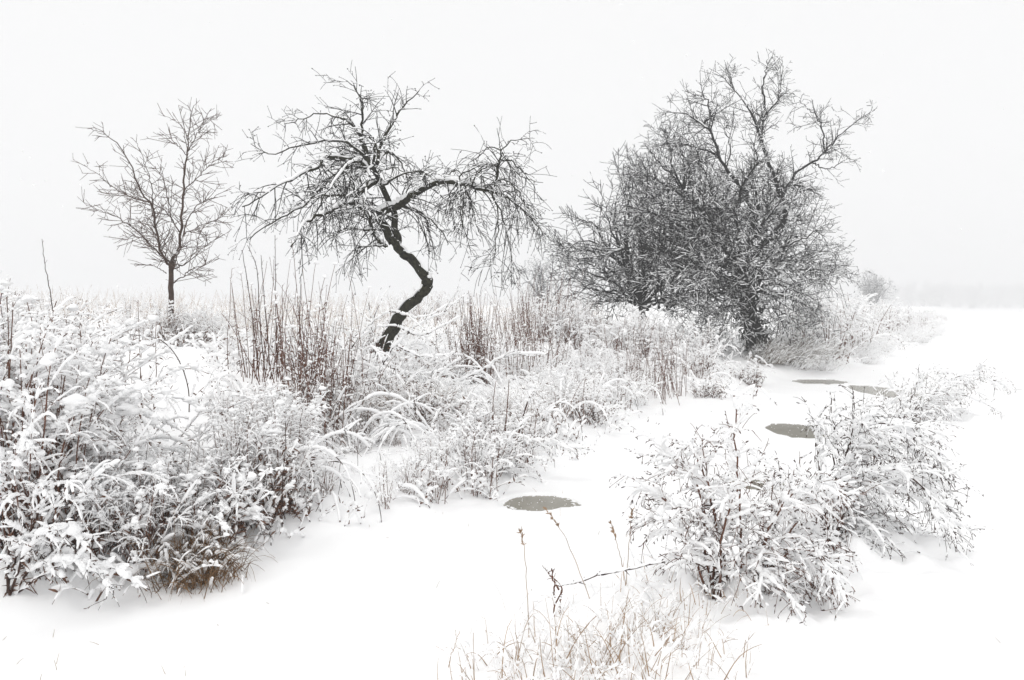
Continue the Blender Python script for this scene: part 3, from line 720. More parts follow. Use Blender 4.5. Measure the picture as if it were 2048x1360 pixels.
def goldenrod(seed, nst=14, h=1.0, load=1.0, spread=.5, stemmat=None, fine=False):
    """a weed of thin arching stems with ropes of snow on their upper sides and drooping plumes"""
    global rng
    keep = rng; rng = np.random.default_rng(seed)
    st, lf, sn = MB(), MB(), MB()
    a = rng.random(nst) * 6.283; lean = rng.random(nst) ** 1.3 * spread * 1.6
    d = np.stack([np.cos(a) * lean, np.sin(a) * lean, np.ones(nst)], -1)
    b = rng.normal(0, .085, (nst, 3)) * [1, 1, 0]
    L = rng.uniform(.5, 1.2, nst) * h
    bow = np.where(rng.random(nst) < .45, rng.uniform(.35, .8, nst), rng.uniform(0, .25, nst))
    P = grow(b, d, L, 16, bow, .035, 2.2)
    R = taper(nst, 16, rng.uniform(.0046, .0078, nst), .0030)
    tubes(st, P, R, 5)
    bb, dd, r, t, pi = spawn(P, R, 9, .02, .7, (50, 130))
    LP = grow(bb, dd, rng.uniform(.02, .09, len(bb)), 5, .6, .25)
    ribbons(lf, LP, np.stack([np.full(len(bb), .0012), rng.uniform(.0015, .005, len(bb)), rng.uniform(.0015, .005, len(bb)), rng.uniform(.001, .003, len(bb)), np.full(len(bb), .0006)], -1))
    # plumes: side sprays that droop, mostly near the heads
    bb, dd, r, t, pi = spawn(P, R, 11 if fine else 9, .42, 1, (20, 65), .8)
    B = grow(bb, dd, (rng.uniform(.12, .36, len(bb)) if fine else rng.uniform(.06, .24, len(bb)) * h) * (1.3 - .8 * (t - .5) / .5), 9, rng.uniform(.1, .6, len(bb)), .10)
    RB = taper(len(bb), 9, .0027, .0016)
    tubes(st, B, RB, 3)
    b3, d3, r3, t3, p3 = spawn(B, RB, 26, .3, 1, (30, 80))
    S3 = grow(b3, d3, rng.uniform(.010, .035, len(b3)), 3, .4)
    ribbons(lf, S3, np.stack([np.full(len(b3), .0017), np.full(len(b3), .0026), np.full(len(b3), .0008)], -1))
    snow_on(sn, P, R, (rng.uniform(.006, .014, nst) if fine else rng.uniform(.008, .018, nst)) * load, 52 if fine else 40, .33, 7, 1.1, .02, .45)
    snow_on(sn, B, RB, (rng.uniform(.0038, .0075, len(B)) if fine else rng.uniform(.006, .0125, len(B))) * load, 22, .2, 6, 1.15, .06, .4, .88)
    heavy = rng.random(nst) < .5
    crumbs(sn, P[heavy][:, -4:], 12 if fine else 8, (.008, (.034 if fine else .026) * load), 2, .014, .02, 0)
    crumbs(sn, B[:, :5], .5, (.008, .022 * load), 1, .008, .006)
    rng = keep
    return parts_to_plant('snowy_weed', [('stems', st, stemmat or M_STEM), ('dry_leaves', lf, M_LEAF), ('snow_cover', sn, M_SNOW)]), max(P[..., 2].max(), .2)

def drystalks(seed, n=26, h=1.4, rad=.28, m=None, lean=.13, leafy=.22):
    global rng
    keep = rng; rng = np.random.default_rng(seed)
    st, lf, sn = MB(), MB(), MB()
    b = rng.normal(0, rad * .55, (n, 3)) * [1, 1, 0]
    d = np.stack([rng.normal(0, lean, n) + b[:, 0] * .15, rng.normal(0, lean, n), np.ones(n)], -1)
    P = grow(b, d, rng.uniform(.3, 1.1, n) * h, 12, np.where(rng.random(n) < .25, rng.uniform(.2, .6, n), rng.uniform(-.02, .12, n)), .035, 2.5)
    R = taper(n, 12, .0048, .002)
    tubes(st, P, R, 4)
    bb, dd, r, t, pi = spawn(P, R, 16 * leafy, .1, 1, (20, 60))
    B = grow(bb, dd, rng.uniform(.02, .12, len(bb)), 4, .05, .1); tubes(st, B, taper(len(bb), 4, .0022, .0013), 3)
    bb, dd, r, t, pi = spawn(P, R, 22 * leafy, .05, .75, (90, 150))
    LP = grow(bb, dd, rng.uniform(.03, .09, len(bb)), 4, .5, .1)
    ribbons(lf, LP, np.stack([np.full(len(bb), .002), np.full(len(bb), .0055), np.full(len(bb), .0045), np.full(len(bb), .001)], -1))
    mm = rng.random(len(bb)) < .4
    e = LP[mm][:, 0]; blobs(sn, e, rng.uniform(.006, .016, (len(e), 1)) * np.array([1.2, 1, 1.0]), 1)
    e = P[rng.random(n) < .35][:, -1]; blobs(sn, e, rng.uniform(.012, .03, (len(e), 3)), 2)
    snow_on(sn, B, taper(len(B), 4, .002, .0013), .006, 5, .4, 4)
    rng = keep
    return parts_to_plant('dry_stalks', [('stems', st, m or M_STEM), ('dry_leaves', lf, M_LEAF), ('snow_cover', sn, M_SNOW)]), P[..., 2].max()

def grasstuft(seed, n=120, h=.5, m=None, droop=.35, snowy=.5, rad=.12, sn_r=.008, wind=(0, 0), name='grass_tuft'):
    global rng
    keep = rng; rng = np.random.default_rng(seed)
    gr, sn = MB(), MB()
    b = rng.normal(0, rad, (n, 3)) * [1, 1, 0]
    a = rng.random(n) * 6.283; ln = rng.uniform(.1, .9, n)
    d = np.stack([np.cos(a) * ln + wind[0], np.sin(a) * ln + wind[1], np.ones(n)], -1)
    P = grow(b, d, rng.uniform(.45, 1.1, n) * h, 8, rng.uniform(.1, 1, n) * droop, .04, 1.2)
    W = taper(n, 8, .0028, .0008)
    ribbons(gr, P, W)
    k = rng.random(n) < snowy
    snow_on(sn, P[k], W[k], rng.uniform(.4, 1.3, k.sum()) * sn_r, 18, .36, 5, .9, .05, .85)
    crumbs(sn, P[k][:, 2:7], 1.0, (.004, sn_r * 1.5), 1, .004, .004, 0)
    rng = keep
    return parts_to_plant(name, [('blades', gr, m or M_TAN), ('snow_cover', sn, M_SNOW)]), P[..., 2].max()

def zone(n, px, d, s=(0.2, 99), accept=None, tries=60):
    """ground points seen between picture columns px at depths d, s metres up the bank"""
    out = []
    while len(out) < n and tries:
        tries -= 1
        y = rng.uniform(d[0], d[1], 400); p = rng.uniform(px[0], px[1], 400)
        x = (p - 1024) / FPX * y
        ss = bank_s(x, y); ok = (ss > s[0]) & (ss < s[1])
        for q in range(400):
            if ok[q] and (accept is None or accept(p[q], y[q])):
                out.append((x[q], y[q], p[q]))
                if len(out) >= n: break
    return out
PROTO_USED = set()
def put(proto, x, y, sc, label, cat, group, rot=None, sink=.02, tilt=0.0):
    root = proto if proto.as_pointer() not in PROTO_USED else copy_tree(proto)
    PROTO_USED.add(proto.as_pointer())
    root.location = (x, y, float(gz(x, y)) - sink)
    root.scale = (sc, sc, sc)
    root.rotation_euler = (rng.normal(0, tilt), rng.normal(0, tilt), rng.random() * 6.283 if rot is None else rot)
    for k in ('label', 'category', 'group'):
        if k in root: del root[k]
    return tag(root, label, cat, group)
def place_word(p, bands):
    for hi, phrase in bands:
        if p < hi: return phrase
    return bands[-1][1]
def fit(protos, pts, top, lo, hi, look, bands, group, jit=(.72, 1.0), tilt=.05, name='snowy_weed'):
    """set plants so their heads reach about the height they have in the picture; each is told by size, row and place"""
    ys = np.array([q[1] for q in pts]); c1, c2 = np.quantile(ys, [1 / 3, 2 / 3])
    todo = []
    for x, y, p in pts:
        pr, h = protos[rng.integers(len(protos))]
        zt = at(p, float(np.interp(p, top[0], top[1])), y)[2]
        todo.append((pr, x, y, p, np.clip((zt - float(gz(x, y))) / h, lo, hi) * rng.uniform(*jit)))
    m1, m2 = np.quantile([q[4] for q in todo], [1 / 3, 2 / 3])
    for pr, x, y, p, sc in todo:
        row = 'front' if y < c1 else ('middle' if y < c2 else 'back')
        size = 'low' if sc < m1 else ('mid-height' if sc < m2 else 'tall')
        put(pr, x, y, sc, f'{size} {look} in the {row} row {place_word(p, bands)}', 'weed', group, tilt=tilt).name = name

GR = [goldenrod(s, n, 1.0, ld, sp) for s, n, ld, sp in [(1, 13, 1.3, .4), (2, 10, 1.1, .55), (3, 14, 1.4, .35), (4, 9, 1.2, .7), (5, 15, 1.2, .5), (6, 11, 1.5, .8), (7, 12, 1.0, .6), (8, 8, 1.6, .5)]]
GRN = [goldenrod(s_, n, 1.5, 1.35, sp, None, True) for s_, n, sp in [(11, 15, .35), (12, 12, .5), (13, 18, .3), (14, 11, .6), (15, 14, .45)]]
TOPL = ([-200, 0, 90, 150, 200, 300, 400, 470, 560, 600, 640, 680], [520, 545, 600, 680, 800, 900, 870, 790, 745, 800, 880, 900])
fit(GRN, zone(54, (-120, 130), (4.6, 8.0), (.35, 4.5)), TOPL, .35, 1.1, 'snow-laden weed', [(-30, 'cut off by the left picture edge'), (20, 'touching the left picture edge'), (60, 'close to the left picture edge'), (100, 'left of the thin red stalks'), (200, 'bordering the open snow patch')], 'snow-laden weeds at the left edge')
fit(GRN, zone(18, (130, 420), (4.7, 5.9), (.15, 1.0)), TOPL, .2, .5, 'bowed weed under snow', [(210, 'at the foot of the left bank'), (280, 'left above the brown grass'), (350, 'right above the brown grass'), (450, 'right of the brown grass')], 'bowed weeds below the open patch', name='bowed_weed')
fit(GRN, zone(36, (420, 610), (5.6, 7.8), (.3, 2.4)), TOPL, .25, .85, 'snow-capped weed', [(460, 'right of the open snow patch'), (500, 'well left of the dry stalks'), (540, 'left of the dry stalks'), (575, 'against the dry stalks'), (620, 'below the dry stalks')], 'snow-capped weeds left of the dry stalks')
TOPC = ([600, 680, 760, 850, 950, 1050, 1150, 1250, 1350, 1450, 1530], [860, 890, 880, 850, 800, 750, 720, 690, 650, 690, 730])
fit(GR, zone(30, (620, 1020), (6.2, 8.0), (.05, 1.6)), TOPC, .25, .7, 'crumpled snowy weed', [(700, 'under the dry stalks'), (780, 'around the pyramid-shaped weed'), (860, 'below the sapling'), (940, 'left of the roped stems'), (1020, 'just left of the near puddle')], 'crumpled weeds along the path edge')
fit(GR, zone(40, (700, 1240), (7.6, 10.5), (.3, 2.8)), TOPC, .28, 1.0, 'snow-bowed weed', [(820, 'behind the pyramid-shaped weed'), (900, 'below the crooked tree'), (970, 'above the roped stems'), (1040, 'above the near puddle'), (1120, 'right above the near puddle'), (1250, 'at the bend of the path')], 'snow-bowed weeds above the near puddle')
fit(GR, zone(44, (1080, 1480), (10.8, 17.0), (.2, 5)), TOPC, .4, 1.3, 'snow-topped weed', [(1150, 'right of the bend of the path'), (1210, 'below the thicket tree'), (1280, 'left of the path stalks'), (1340, 'around the path stalks'), (1400, 'right of the path stalks'), (1500, 'left of the ivy-dark trunk')], 'snow-topped weeds left of the dense tree')
TOPR = ([1560, 1640, 1720, 1800, 1900], [605, 580, 582, 600, 632])
fit(GR, zone(70, (1560, 1890), (19.5, 46.0), (.3, 7)), TOPR, .8, 2.0, 'pale snowy weed', [(1620, 'right of the ivy-dark trunk'), (1670, 'behind the grey-brown mound'), (1710, 'left below the misty bush'), (1750, 'below the misty bush'), (1800, 'right below the misty bush'), (1900, 'where the bank fades into mist')], 'pale weeds on the far right bank', name='misty_weed')
fit(GR, zone(44, (1790, 1908), (34, 95), (.2, 9)), ([1780, 1850, 1910], [618, 628, 642]), .8, 2.2, 'faint snowy weed', [(1830, 'far right on the fading bank'), (1870, 'near the vanishing end of the bank'), (1910, 'at the vanishing end of the bank')], 'faint weeds at the end of the bank', name='faint_weed')
TOPS = ([-200, 100, 300, 600, 1000, 1150], [585, 585, 595, 585, 565, 545])
SKYB = [(120, 'at the left end of the skyline'), (260, 'left of the young tree'), (350, 'behind the young tree trunk'), (480, 'right of the young tree'), (620, 'behind the dry stalks'), (760, 'under the crooked crown'), (900, 'behind the zigzag trunk'), (1020, 'right of the zigzag trunk'), (1200, 'before the pale misty bush')]
fit(GR, zone(40, (-60, 1160), (13.0, 26.0), (6, 30)), TOPS, .35, 1.2, 'snowy skyline weed', SKYB, 'weeds along the skyline', name='skyline_weed')
fit(GR, zone(28, (440, 1120), (9.6, 13.2), (2.4, 8)), ([400, 700, 800, 1000, 1150], [650, 690, 700, 650, 620]), .25, .8, 'matted snowy weed', [(520, 'left behind the stalk stand'), (600, 'behind the stalk stand'), (680, 'left of the zigzag trunk'), (760, 'at the foot of the zigzag trunk'), (850, 'right of the zigzag trunk'), (940, 'before the stalks right of the zigzag trunk'), (1120, 'midway between the two big trees')], 'matted weeds around the zigzag trunk', name='matted_weed')
fit(GR, zone(34, (1090, 1470), (16.6, 19.6), (.8, 9)), ([1000, 1100, 1300, 1500], [570, 585, 610, 640]), .4, 1.1, 'frosty weed', [(1150, 'left of the thicket tree'), (1210, 'under the left of the thicket tree'), (1270, 'at the thicket trunk'), (1330, 'right of the thicket trunk'), (1400, 'between the thicket and dense trees'), (1480, 'left of the ivy-dark foot')], 'frosty weeds under the thicket tree', name='frosty_weed')
fit(GR, zone(18, (250, 440), (12.6, 13.7), (5, 12)), ([200, 290, 340, 400, 500], [600, 560, 590, 600, 610]), .3, 1.0, 'scrubby weed', [(300, 'left of the young tree foot'), (345, 'at the young tree foot'), (400, 'right of the young tree foot'), (470, 'well right of the young tree foot')], 'scrubby weeds at the young tree foot', name='scrubby_weed')

DS = [drystalks(21, 24, 1.5, .34, None, .16), drystalks(22, 18, 1.4, .26), drystalks(23, 13, 1.45, .40, None, .2)]
DSR = drystalks(24, 46, 1.2, .17, None, .10, .5)
put(DSR[0], (958 - 1024) / FPX * 11.3, 11.3, 1.05, 'dense reddish stalk clump just right of the zigzag trunk', 'stalks', None)
for i, (px, d, sc, lab) in enumerate([(512, 9.2, .9, 'leftmost clump of tall brown dry stalks left of the crooked trunk'), (588, 9.0, 1.1, 'thick middle clump of tall brown dry stalks'),
                                      (655, 8.8, .95, 'rightmost tall brown dry stalks beside the sapling'), (612, 8.2, .85, 'shorter brown stalks standing in front of the thick middle clump'), (668, 8.1, .8, 'short brown stalks at the lower right of the stalk stand'), (590, 7.5, .8, 'red-brown stalks at the lower left of the stalk stand'), (640, 7.3, .85, 'lowest red-brown stalks in front of the stalk stand'), (690, 7.7, .7, 'red-brown stalks left of the pyramid-shaped weed')]):
    put(DS[i % 3][0], (px - 1024) / FPX * d, d, sc, lab, 'stalks', 'dry stalks left of the crooked trunk', tilt=.04)
for i, (px, d, sc) in enumerate([(930, 11.4, .85), (955, 11.6, .9), (985, 11.8, .8)]):
    put(DS[i % 3][0], (px - 1024) / FPX * d, d, sc, (['left', 'middle', 'right'][i] + ' brown dry stalk clump right of the crooked trunk'), 'stalks', 'dry stalks right of the crooked trunk', tilt=.04)
for i, (px, d, sc) in enumerate([(1035, 12.8, .85), (1080, 13.5, .9), (1110, 14.5, .9)]):
    put(DS[i % 3][0], (px - 1024) / FPX * d, d, sc, (['left', 'middle', 'right'][i] + ' thin sparse stalk clump midway between the crooked and dense trees'), 'stalks', 'thin stalks between the two trees', tilt=.04)
for i, (px, d, sc, wh) in enumerate([(1045, 17.0, 1.0, 'right of the crooked crown'), (1068, 18.5, 1.1, 'left below the pale misty bush'), (1090, 17.5, 1.1, 'below the pale misty bush'), (1112, 19.0, 1.15, 'right below the pale misty bush'), (1135, 18.0, 1.0, 'left of the thicket tree'), (1160, 18.6, .9, 'against the thicket tree'),
                                     (1190, 18.2, .8, 'under the left of the thicket tree'), (1240, 18.4, .7, 'under the thicket tree'), (1020, 16.0, .9, 'behind the thin stalks')]):
    put(DS[i % 3][0], (px - 1024) / FPX * d, d, sc, 'pinkish-brown stalk stand ' + wh, 'stalks', 'stalk stands left of the thicket tree', tilt=.05)
for i, (px, d, sc) in enumerate([(1270, 13.8, .8), (1300, 14.2, .9), (1325, 13.9, .85), (1350, 14.6, .85)]):
    put(DS[i % 3][0], (px - 1024) / FPX * d, d, sc, (['leftmost', 'second', 'third', 'rightmost'][i] + ' upright brown stalk clump by the path left of the dense tree'), 'stalks', 'stalks by the path', tilt=.05)
def leafclump(seed, n=46, h=.55):
    global rng
    keep = rng; rng = np.random.default_rng(seed)
    st, lf, sn = MB(), MB(), MB()
    b = rng.normal(0, .16, (n, 3)) * [1, 1, 0]
    d = np.stack([rng.normal(0, .45, n), rng.normal(0, .45, n), np.ones(n)], -1)
    P = grow(b, d, rng.uniform(.35, 1.1, n) * h, 10, rng.uniform(0, .4, n), .07, 1.5); R = taper(n, 10, .0045, .002)
    tubes(st, P, R, 4)
    bb, dd, r, t, pi = spawn(P, R, 42, .02, .85, (40, 140))
    LP = grow(bb, dd, rng.uniform(.02, .09, len(bb)), 5, .5, .25)
    ribbons(lf, LP, np.stack([np.full(len(bb), .002), rng.uniform(.002, .008, len(bb)), rng.uniform(.002, .007, len(bb)), rng.uniform(.001, .004, len(bb)), np.full(len(bb), .001)], -1))
    k = P[..., -1, 2] > h * .45
    snow_on(sn, P[k], R[k], .016, 18, .36, 6, .95, .08, .75); crumbs(sn, P[:, 7:], 1.2, (.008, .03), 1, .01, .012, 0)
    rng = keep
    return parts_to_plant('leafy_clump', [('stems', st, M_STEMD), ('dry_leaves', lf, M_LEAF), ('snow_cover', sn, M_SNOW)]), h
def canes(seed, n=5):
    global rng
    keep = rng; rng = np.random.default_rng(seed)
    root = empty('bowed_bramble')
    sn, tw = MB(), MB()
    a0 = rng.random() * 6.283
    a = a0 + rng.normal(0, .9, n); ln = rng.uniform(.4, 1.2, n)
    P = grow(rng.normal(0, .06, (n, 3)) * [1, 1, 0], np.stack([np.cos(a) * ln, np.sin(a) * ln, np.ones(n)], -1), rng.uniform(.7, 1.5, n), 20, rng.uniform(.25, .55, n), .035, .9)
    R = taper(n, 20, .0065, .003)
    for i in range(n):
        mb = MB(); tubes(mb, P[i], R[i], 6); o = mb.build('cane', M_STEMD, root)
        q = MB(); snow_on(q, P[i][None], R[i][None], rng.uniform(.013, .021), 54, .20, 8, 1.0, .03, .35); q.build('snow_line', M_SNOW, o)
    b, d, r, t, pi = spawn(P, R, 7, .3, 1, (25, 60)); B = grow(b, d, rng.uniform(.08, .3, len(b)), 8, .25, .06); RB = taper(len(b), 8, .003, .0018)
    tubes(tw, B, RB, 4); snow_on(sn, B, RB, .009, 18, .2, 6, 1.1, .05, .4)
    tw.build('side_twigs', M_STEMD, root)['kind'] = 'stuff'; sn.build('snow_cover', M_SNOW, root)['kind'] = 'stuff'
    rng = keep
    return root
CN = [canes(71), canes(72, 4), canes(73, 6)]
for i, (px, d, sc, wh) in enumerate([(260, 5.4, .7, 'left of the brown grass'), (360, 5.7, .8, 'over the brown grass'), (460, 5.9, .9, 'right of the brown grass'), (540, 6.2, .9, 'below the snow-capped weeds'), (590, 6.6, .8, 'reaching out over the path edge'),
                                     (640, 7.2, .8, 'below the lowest stalks'), (720, 7.4, .8, 'left of the pyramid-shaped weed'), (800, 7.7, .9, 'right of the pyramid-shaped weed'), (870, 7.6, .9, 'below the sapling'), (820, 9.0, 1.0, 'under the sapling branches'), (900, 9.4, 1.0, 'right of the sapling'), (700, 9.2, .9, 'left of the sapling foot'),
                                     (980, 8.6, .9, 'above the roped stems'), (1060, 9.2, .9, 'above the near puddle'), (1120, 10.0, .9, 'right above the near puddle'), (1190, 11.5, .9, 'at the bend of the path'), (1260, 13.2, 1.0, 'left of the path stalks'), (1400, 15.4, 1.1, 'right of the path stalks'), (1000, 11.0, 1.0, 'below the thin stalks'), (480, 8.6, .9, 'left of the stalk stand'), (200, 7.0, .9, 'above the thin red stalks feet')]):
    put(CN[i % 3], (px - 1024) / FPX * d, d, sc, 'bramble canes bowed under ropes of snow ' + wh, 'bramble', 'brambles bowed under snow', tilt=.04)
LC = [leafclump(61), leafclump(62, 60, .45), leafclump(63, 36, .7)]
for i, (px, d, sc, wh) in enumerate([(40, 4.85, 1.0, 'at the left picture edge'), (110, 4.85, .9, 'low in the left thicket'), (190, 5.0, .8, 'behind the lower left weed'), (280, 5.25, .7, 'left behind the brown grass'), (555, 5.95, .7, 'at the right end of the left thicket'), (150, 6.2, .9, 'deep in the left thicket'), (330, 5.45, .8, 'left above the brown grass'), (440, 5.55, .95, 'behind the brown grass'),
                                     (500, 5.75, 1.0, 'right of the brown grass'), (530, 6.1, .9, 'below the snow-capped weeds'), (250, 5.6, .7, 'under the open snow patch'), (600, 7.6, .9, 'left of the stalk feet'), (660, 8.1, .8, 'at the stalk feet'), (715, 7.6, .6, 'right of the stalk feet'),
                                     (760, 8.4, .8, 'behind the pyramid-shaped weed'), (700, 8.9, .7, 'below the foot of the zigzag trunk'), (880, 8.5, .6, 'right below the sapling'), (830, 8.0, .75, 'right of the pyramid-shaped weed'), (945, 8.2, .7, 'above the roped stems'),
                                     (1050, 8.6, .7, 'above the near puddle'), (610, 10.2, .9, 'behind the stalk stand'), (930, 11.2, .8, 'at the feet of the stalks right of the zigzag trunk'), (335, 12.9, .7, 'at the young tree foot'), (320, 13.2, .9, 'left of the young tree foot'), (358, 13.1, .9, 'close right of the young tree foot'), (345, 12.3, .7, 'in front of the young tree foot'), (738, 12.3, .7, 'left of the zigzag trunk foot'), (768, 12.2, .6, 'right of the zigzag trunk foot'), (715, 11.6, .6, 'in front of the zigzag trunk foot'), (385, 12.6, .6, 'right of the young tree foot'),
                                     (1420, 14.9, .9, 'right of the path stalks'), (1500, 17.3, 1.0, 'in front of the ivy-dark trunk'), (1180, 10.6, .7, 'at the bend of the path')]):
    put(LC[i % 3][0], (px - 1024) / FPX * d, d, sc, 'dark clump of dead leaves ' + wh, 'weed', 'dark leafy clumps on the bank', tilt=.05)
GT = [grasstuft(31, 60, .6, M_TANP, .35, .7, .16), grasstuft(32, 50, .7, M_TANP, .3, .7, .2)]
pts = zone(50, (-60, 1160), (12.5, 24.0), (5.5, 30))
for x, y, p in pts:
    put(GT[rng.integers(2)][0], x, y, rng.uniform(.7, 1.2), ('short' if y < 17 else 'tall') + ' pale straw grass tuft ' + ('in front ' if y < 15 else 'far back ' if y > 20 else '') + place_word(p, SKYB), 'grass tuft', 'straw grass tufts on the bank top')
GTS = [grasstuft(33, 130, .9, M_GRASSG, .9, .9, .25, .016, (.5, -.5)), grasstuft(34, 110, .8, M_GRASSG, .8, .9, .25, .016, (.6, -.3))]
for x, y, p in zone(90, (1560, 1905), (18.8, 56.0), (.1, 6)):
    put(GTS[rng.integers(2)][0], x, y, rng.uniform(.7, 1.15), ('near' if y < 24 else 'middle' if y < 34 else 'far') + ' tuft of bowed snow-loaded grass ' + place_word(p, [(1620, 'right of the ivy-dark trunk'), (1670, 'behind the grey-brown mound'), (1710, 'left below the misty bush'), (1750, 'below the misty bush'), (1800, 'right below the misty bush'), (1900, 'where the bank fades into mist')]), 'grass tuft', 'bowed grass on the far right bank', rot=rng.normal(0, .4))
for x, y, p in zone(24, (620, 1300), (7.2, 15), (.2, 3.5)):
    put(GTS[rng.integers(2)][0], x, y, rng.uniform(.35, .7), ('near' if y < 10 else 'far') + ' small bowed grass tuft ' + place_word(p, [(760, 'below the sapling'), (900, 'below the crooked tree'), (1000, 'above the roped stems'), (1100, 'above the near puddle'), (1200, 'at the bend of the path'), (1400, 'left of the path stalks')]), 'grass tuft', 'bowed grass on the middle bank')

# ------------------------------------------------------------------ single plants one can point to
def stem_plant(name, label, cat, paths, Y, mats, side, load=1.0, r0=.007, r1=.003, dy=.2, ang=(30, 75), wind=(0, 0, 0)):
    """a branching weed: stems read off the picture, drooping sprays with dark tips and ropes of snow"""
    base = at(paths[0][0][0], paths[0][0][1], Y)
    bz = float(gz(base[0], base[1]))
    base[2] = bz
    root = empty(name, tuple(base), label, cat)
    sn, tw, lf = MB(), MB(), MB()
    Ps = []
    for i, p in enumerate(paths):
        P = traced(p, Y + (0 if i == 0 else rng.normal(0, dy * .15)), Y + rng.normal(0, dy), 18, .006)
        R = taper(1, 18, r0, r1)[0]
        mb = MB(); tubes(mb, P, R, 6); mb.build('stem', mats[0], root, shift=base)
        Ps.append((P, R))
    P = np.stack([p[0] for p in Ps]); R = np.stack([p[1] for p in Ps])
    b, d, r, t, pi = spawn(P, R, side[0] * 1.7, .15, 1, ang, .8, .0)
    d = unit(d + np.array(wind))
    B = grow(b, d, rng.uniform(side[1], side[2], len(b)) * (1.25 - .75 * t), 10, rng.uniform(.0, 1, len(b)) * side[3], .09)
    RB = taper(len(b), 10, .0032, .0018)
    tubes(tw, B, RB, 4)
    b2, d2, r2, t2, p2 = spawn(B, RB, side[4], .1, 1, (25, 65))
    B2 = grow(b2, d2, rng.uniform(.04, .15, len(b2)), 6, rng.uniform(0, .4, len(b2)), .07)
    R2 = taper(len(b2), 6, .0019, .0012); tubes(tw, B2, R2, 3)
    b3, d3, r3, t3, p3 = spawn(np.concatenate([resample(B, 6), B2]), np.concatenate([resample(RB, 6), R2]), 30, .62, 1, (20, 60))
    S3 = grow(b3, d3, rng.uniform(.008, .026, len(b3)), 3, .3)
    ribbons(lf, S3, np.stack([np.full(len(b3), .002), np.full(len(b3), .0034), np.full(len(b3), .0009)], -1))
    # shrivelled leaves low on the stems
    b4, d4, r4, t4, p4 = spawn(P, R, 44, .0, .36, (50, 140))
    L4 = grow(b4, d4, rng.uniform(.03, .10, len(b4)), 5, .5, .2)
    ribbons(lf, L4, np.stack([np.full(len(b4), .0015), rng.uniform(.002, .007, len(b4)), rng.uniform(.002, .006, len(b4)), rng.uniform(.001, .004, len(b4)), np.full(len(b4), .0008)], -1))
    snow_on(sn, P, R, .014 * load, 44, .36, 7, .95, .06, .7)
    snow_on(sn, B, RB, rng.uniform(.0045, .009, len(B)) * load, 30, .16, 7, 1.2, .08, .4, .8)
    m = rng.random(len(B2)) < .7
    snow_on(sn, B2[m], R2[m], rng.uniform(.0026, .005, m.sum()) * load, 10, .2, 5, 1.2, .1, .4, .75)
    crumbs(sn, B[:, :6], .35, (.006, .016 * load), 1, .008, .006)
    crumbs(sn, P[:, 8:], 5, (.007, .024 * load), 2, .012, .012)
    crumbs(sn, L4, .35, (.006, .018), 1, .004, .004)
    for nm, mb, m in (('sprays', tw, mats[0]), ('dry_leaves', lf, mats[1]), ('snow_cover', sn, M_SNOW)):
        o = mb.build(nm, m, root, shift=base); o['kind'] = 'stuff'
    return root

stem_plant('branching_weed', 'big spreading snow-laden weed with an upright orange stem in the right foreground', 'weed', [
    [(1430, 1222), (1412, 1110), (1405, 1020), (1385, 950), (1335, 905), (1300, 875)],
    [(1486, 1222), (1482, 1080), (1476, 960), (1472, 860), (1468, 790)],
    [(1430, 1222), (1420, 1100), (1388, 1040), (1330, 1000), (1262, 955)],
    [(1440, 1222), (1442, 1100), (1462, 1010), (1495, 950), (1530, 930)],
    [(1500, 1222), (1525, 1120), (1580, 1065), (1650, 1065), (1705, 1110)],
    [(1500, 1226), (1545, 1165), (1605, 1160), (1690, 1226)],
    [(1450, 1222), (1432, 1050), (1412, 960), (1425, 880)],
    [(1490, 1222), (1530, 1080), (1570, 1000), (1640, 980), (1690, 1010)],
    [(1450, 1222), (1480, 1130), (1530, 1150), (1600, 1215)],
    [(1425, 1222), (1380, 1100), (1340, 1040), (1300, 1030)],
    [(1440, 1222), (1425, 1010), (1395, 920), (1370, 880)],
    [(1480, 1226), (1560, 1120), (1620, 1110), (1670, 1160)], [(1500, 1222), (1560, 1100), (1620, 1010), (1680, 985)], [(1490, 1222), (1540, 1060), (1590, 985), (1640, 965)],
    [(1470, 1226), (1510, 1170), (1570, 1170), (1640, 1225)], [(1440, 1226), (1400, 1190), (1370, 1180)], [(1500, 1226), (1590, 1180), (1650, 1190), (1700, 1225)], [(1490, 1226), (1540, 1200), (1590, 1215)], [(1460, 1226), (1455, 1150), (1440, 1090), (1460, 1050)]], 4.55, (M_STEM, M_STEMD), (16, .12, .36, .5, 20), 1.3, .0075, .003, .22, (25, 70), (.1, -.1, 0))
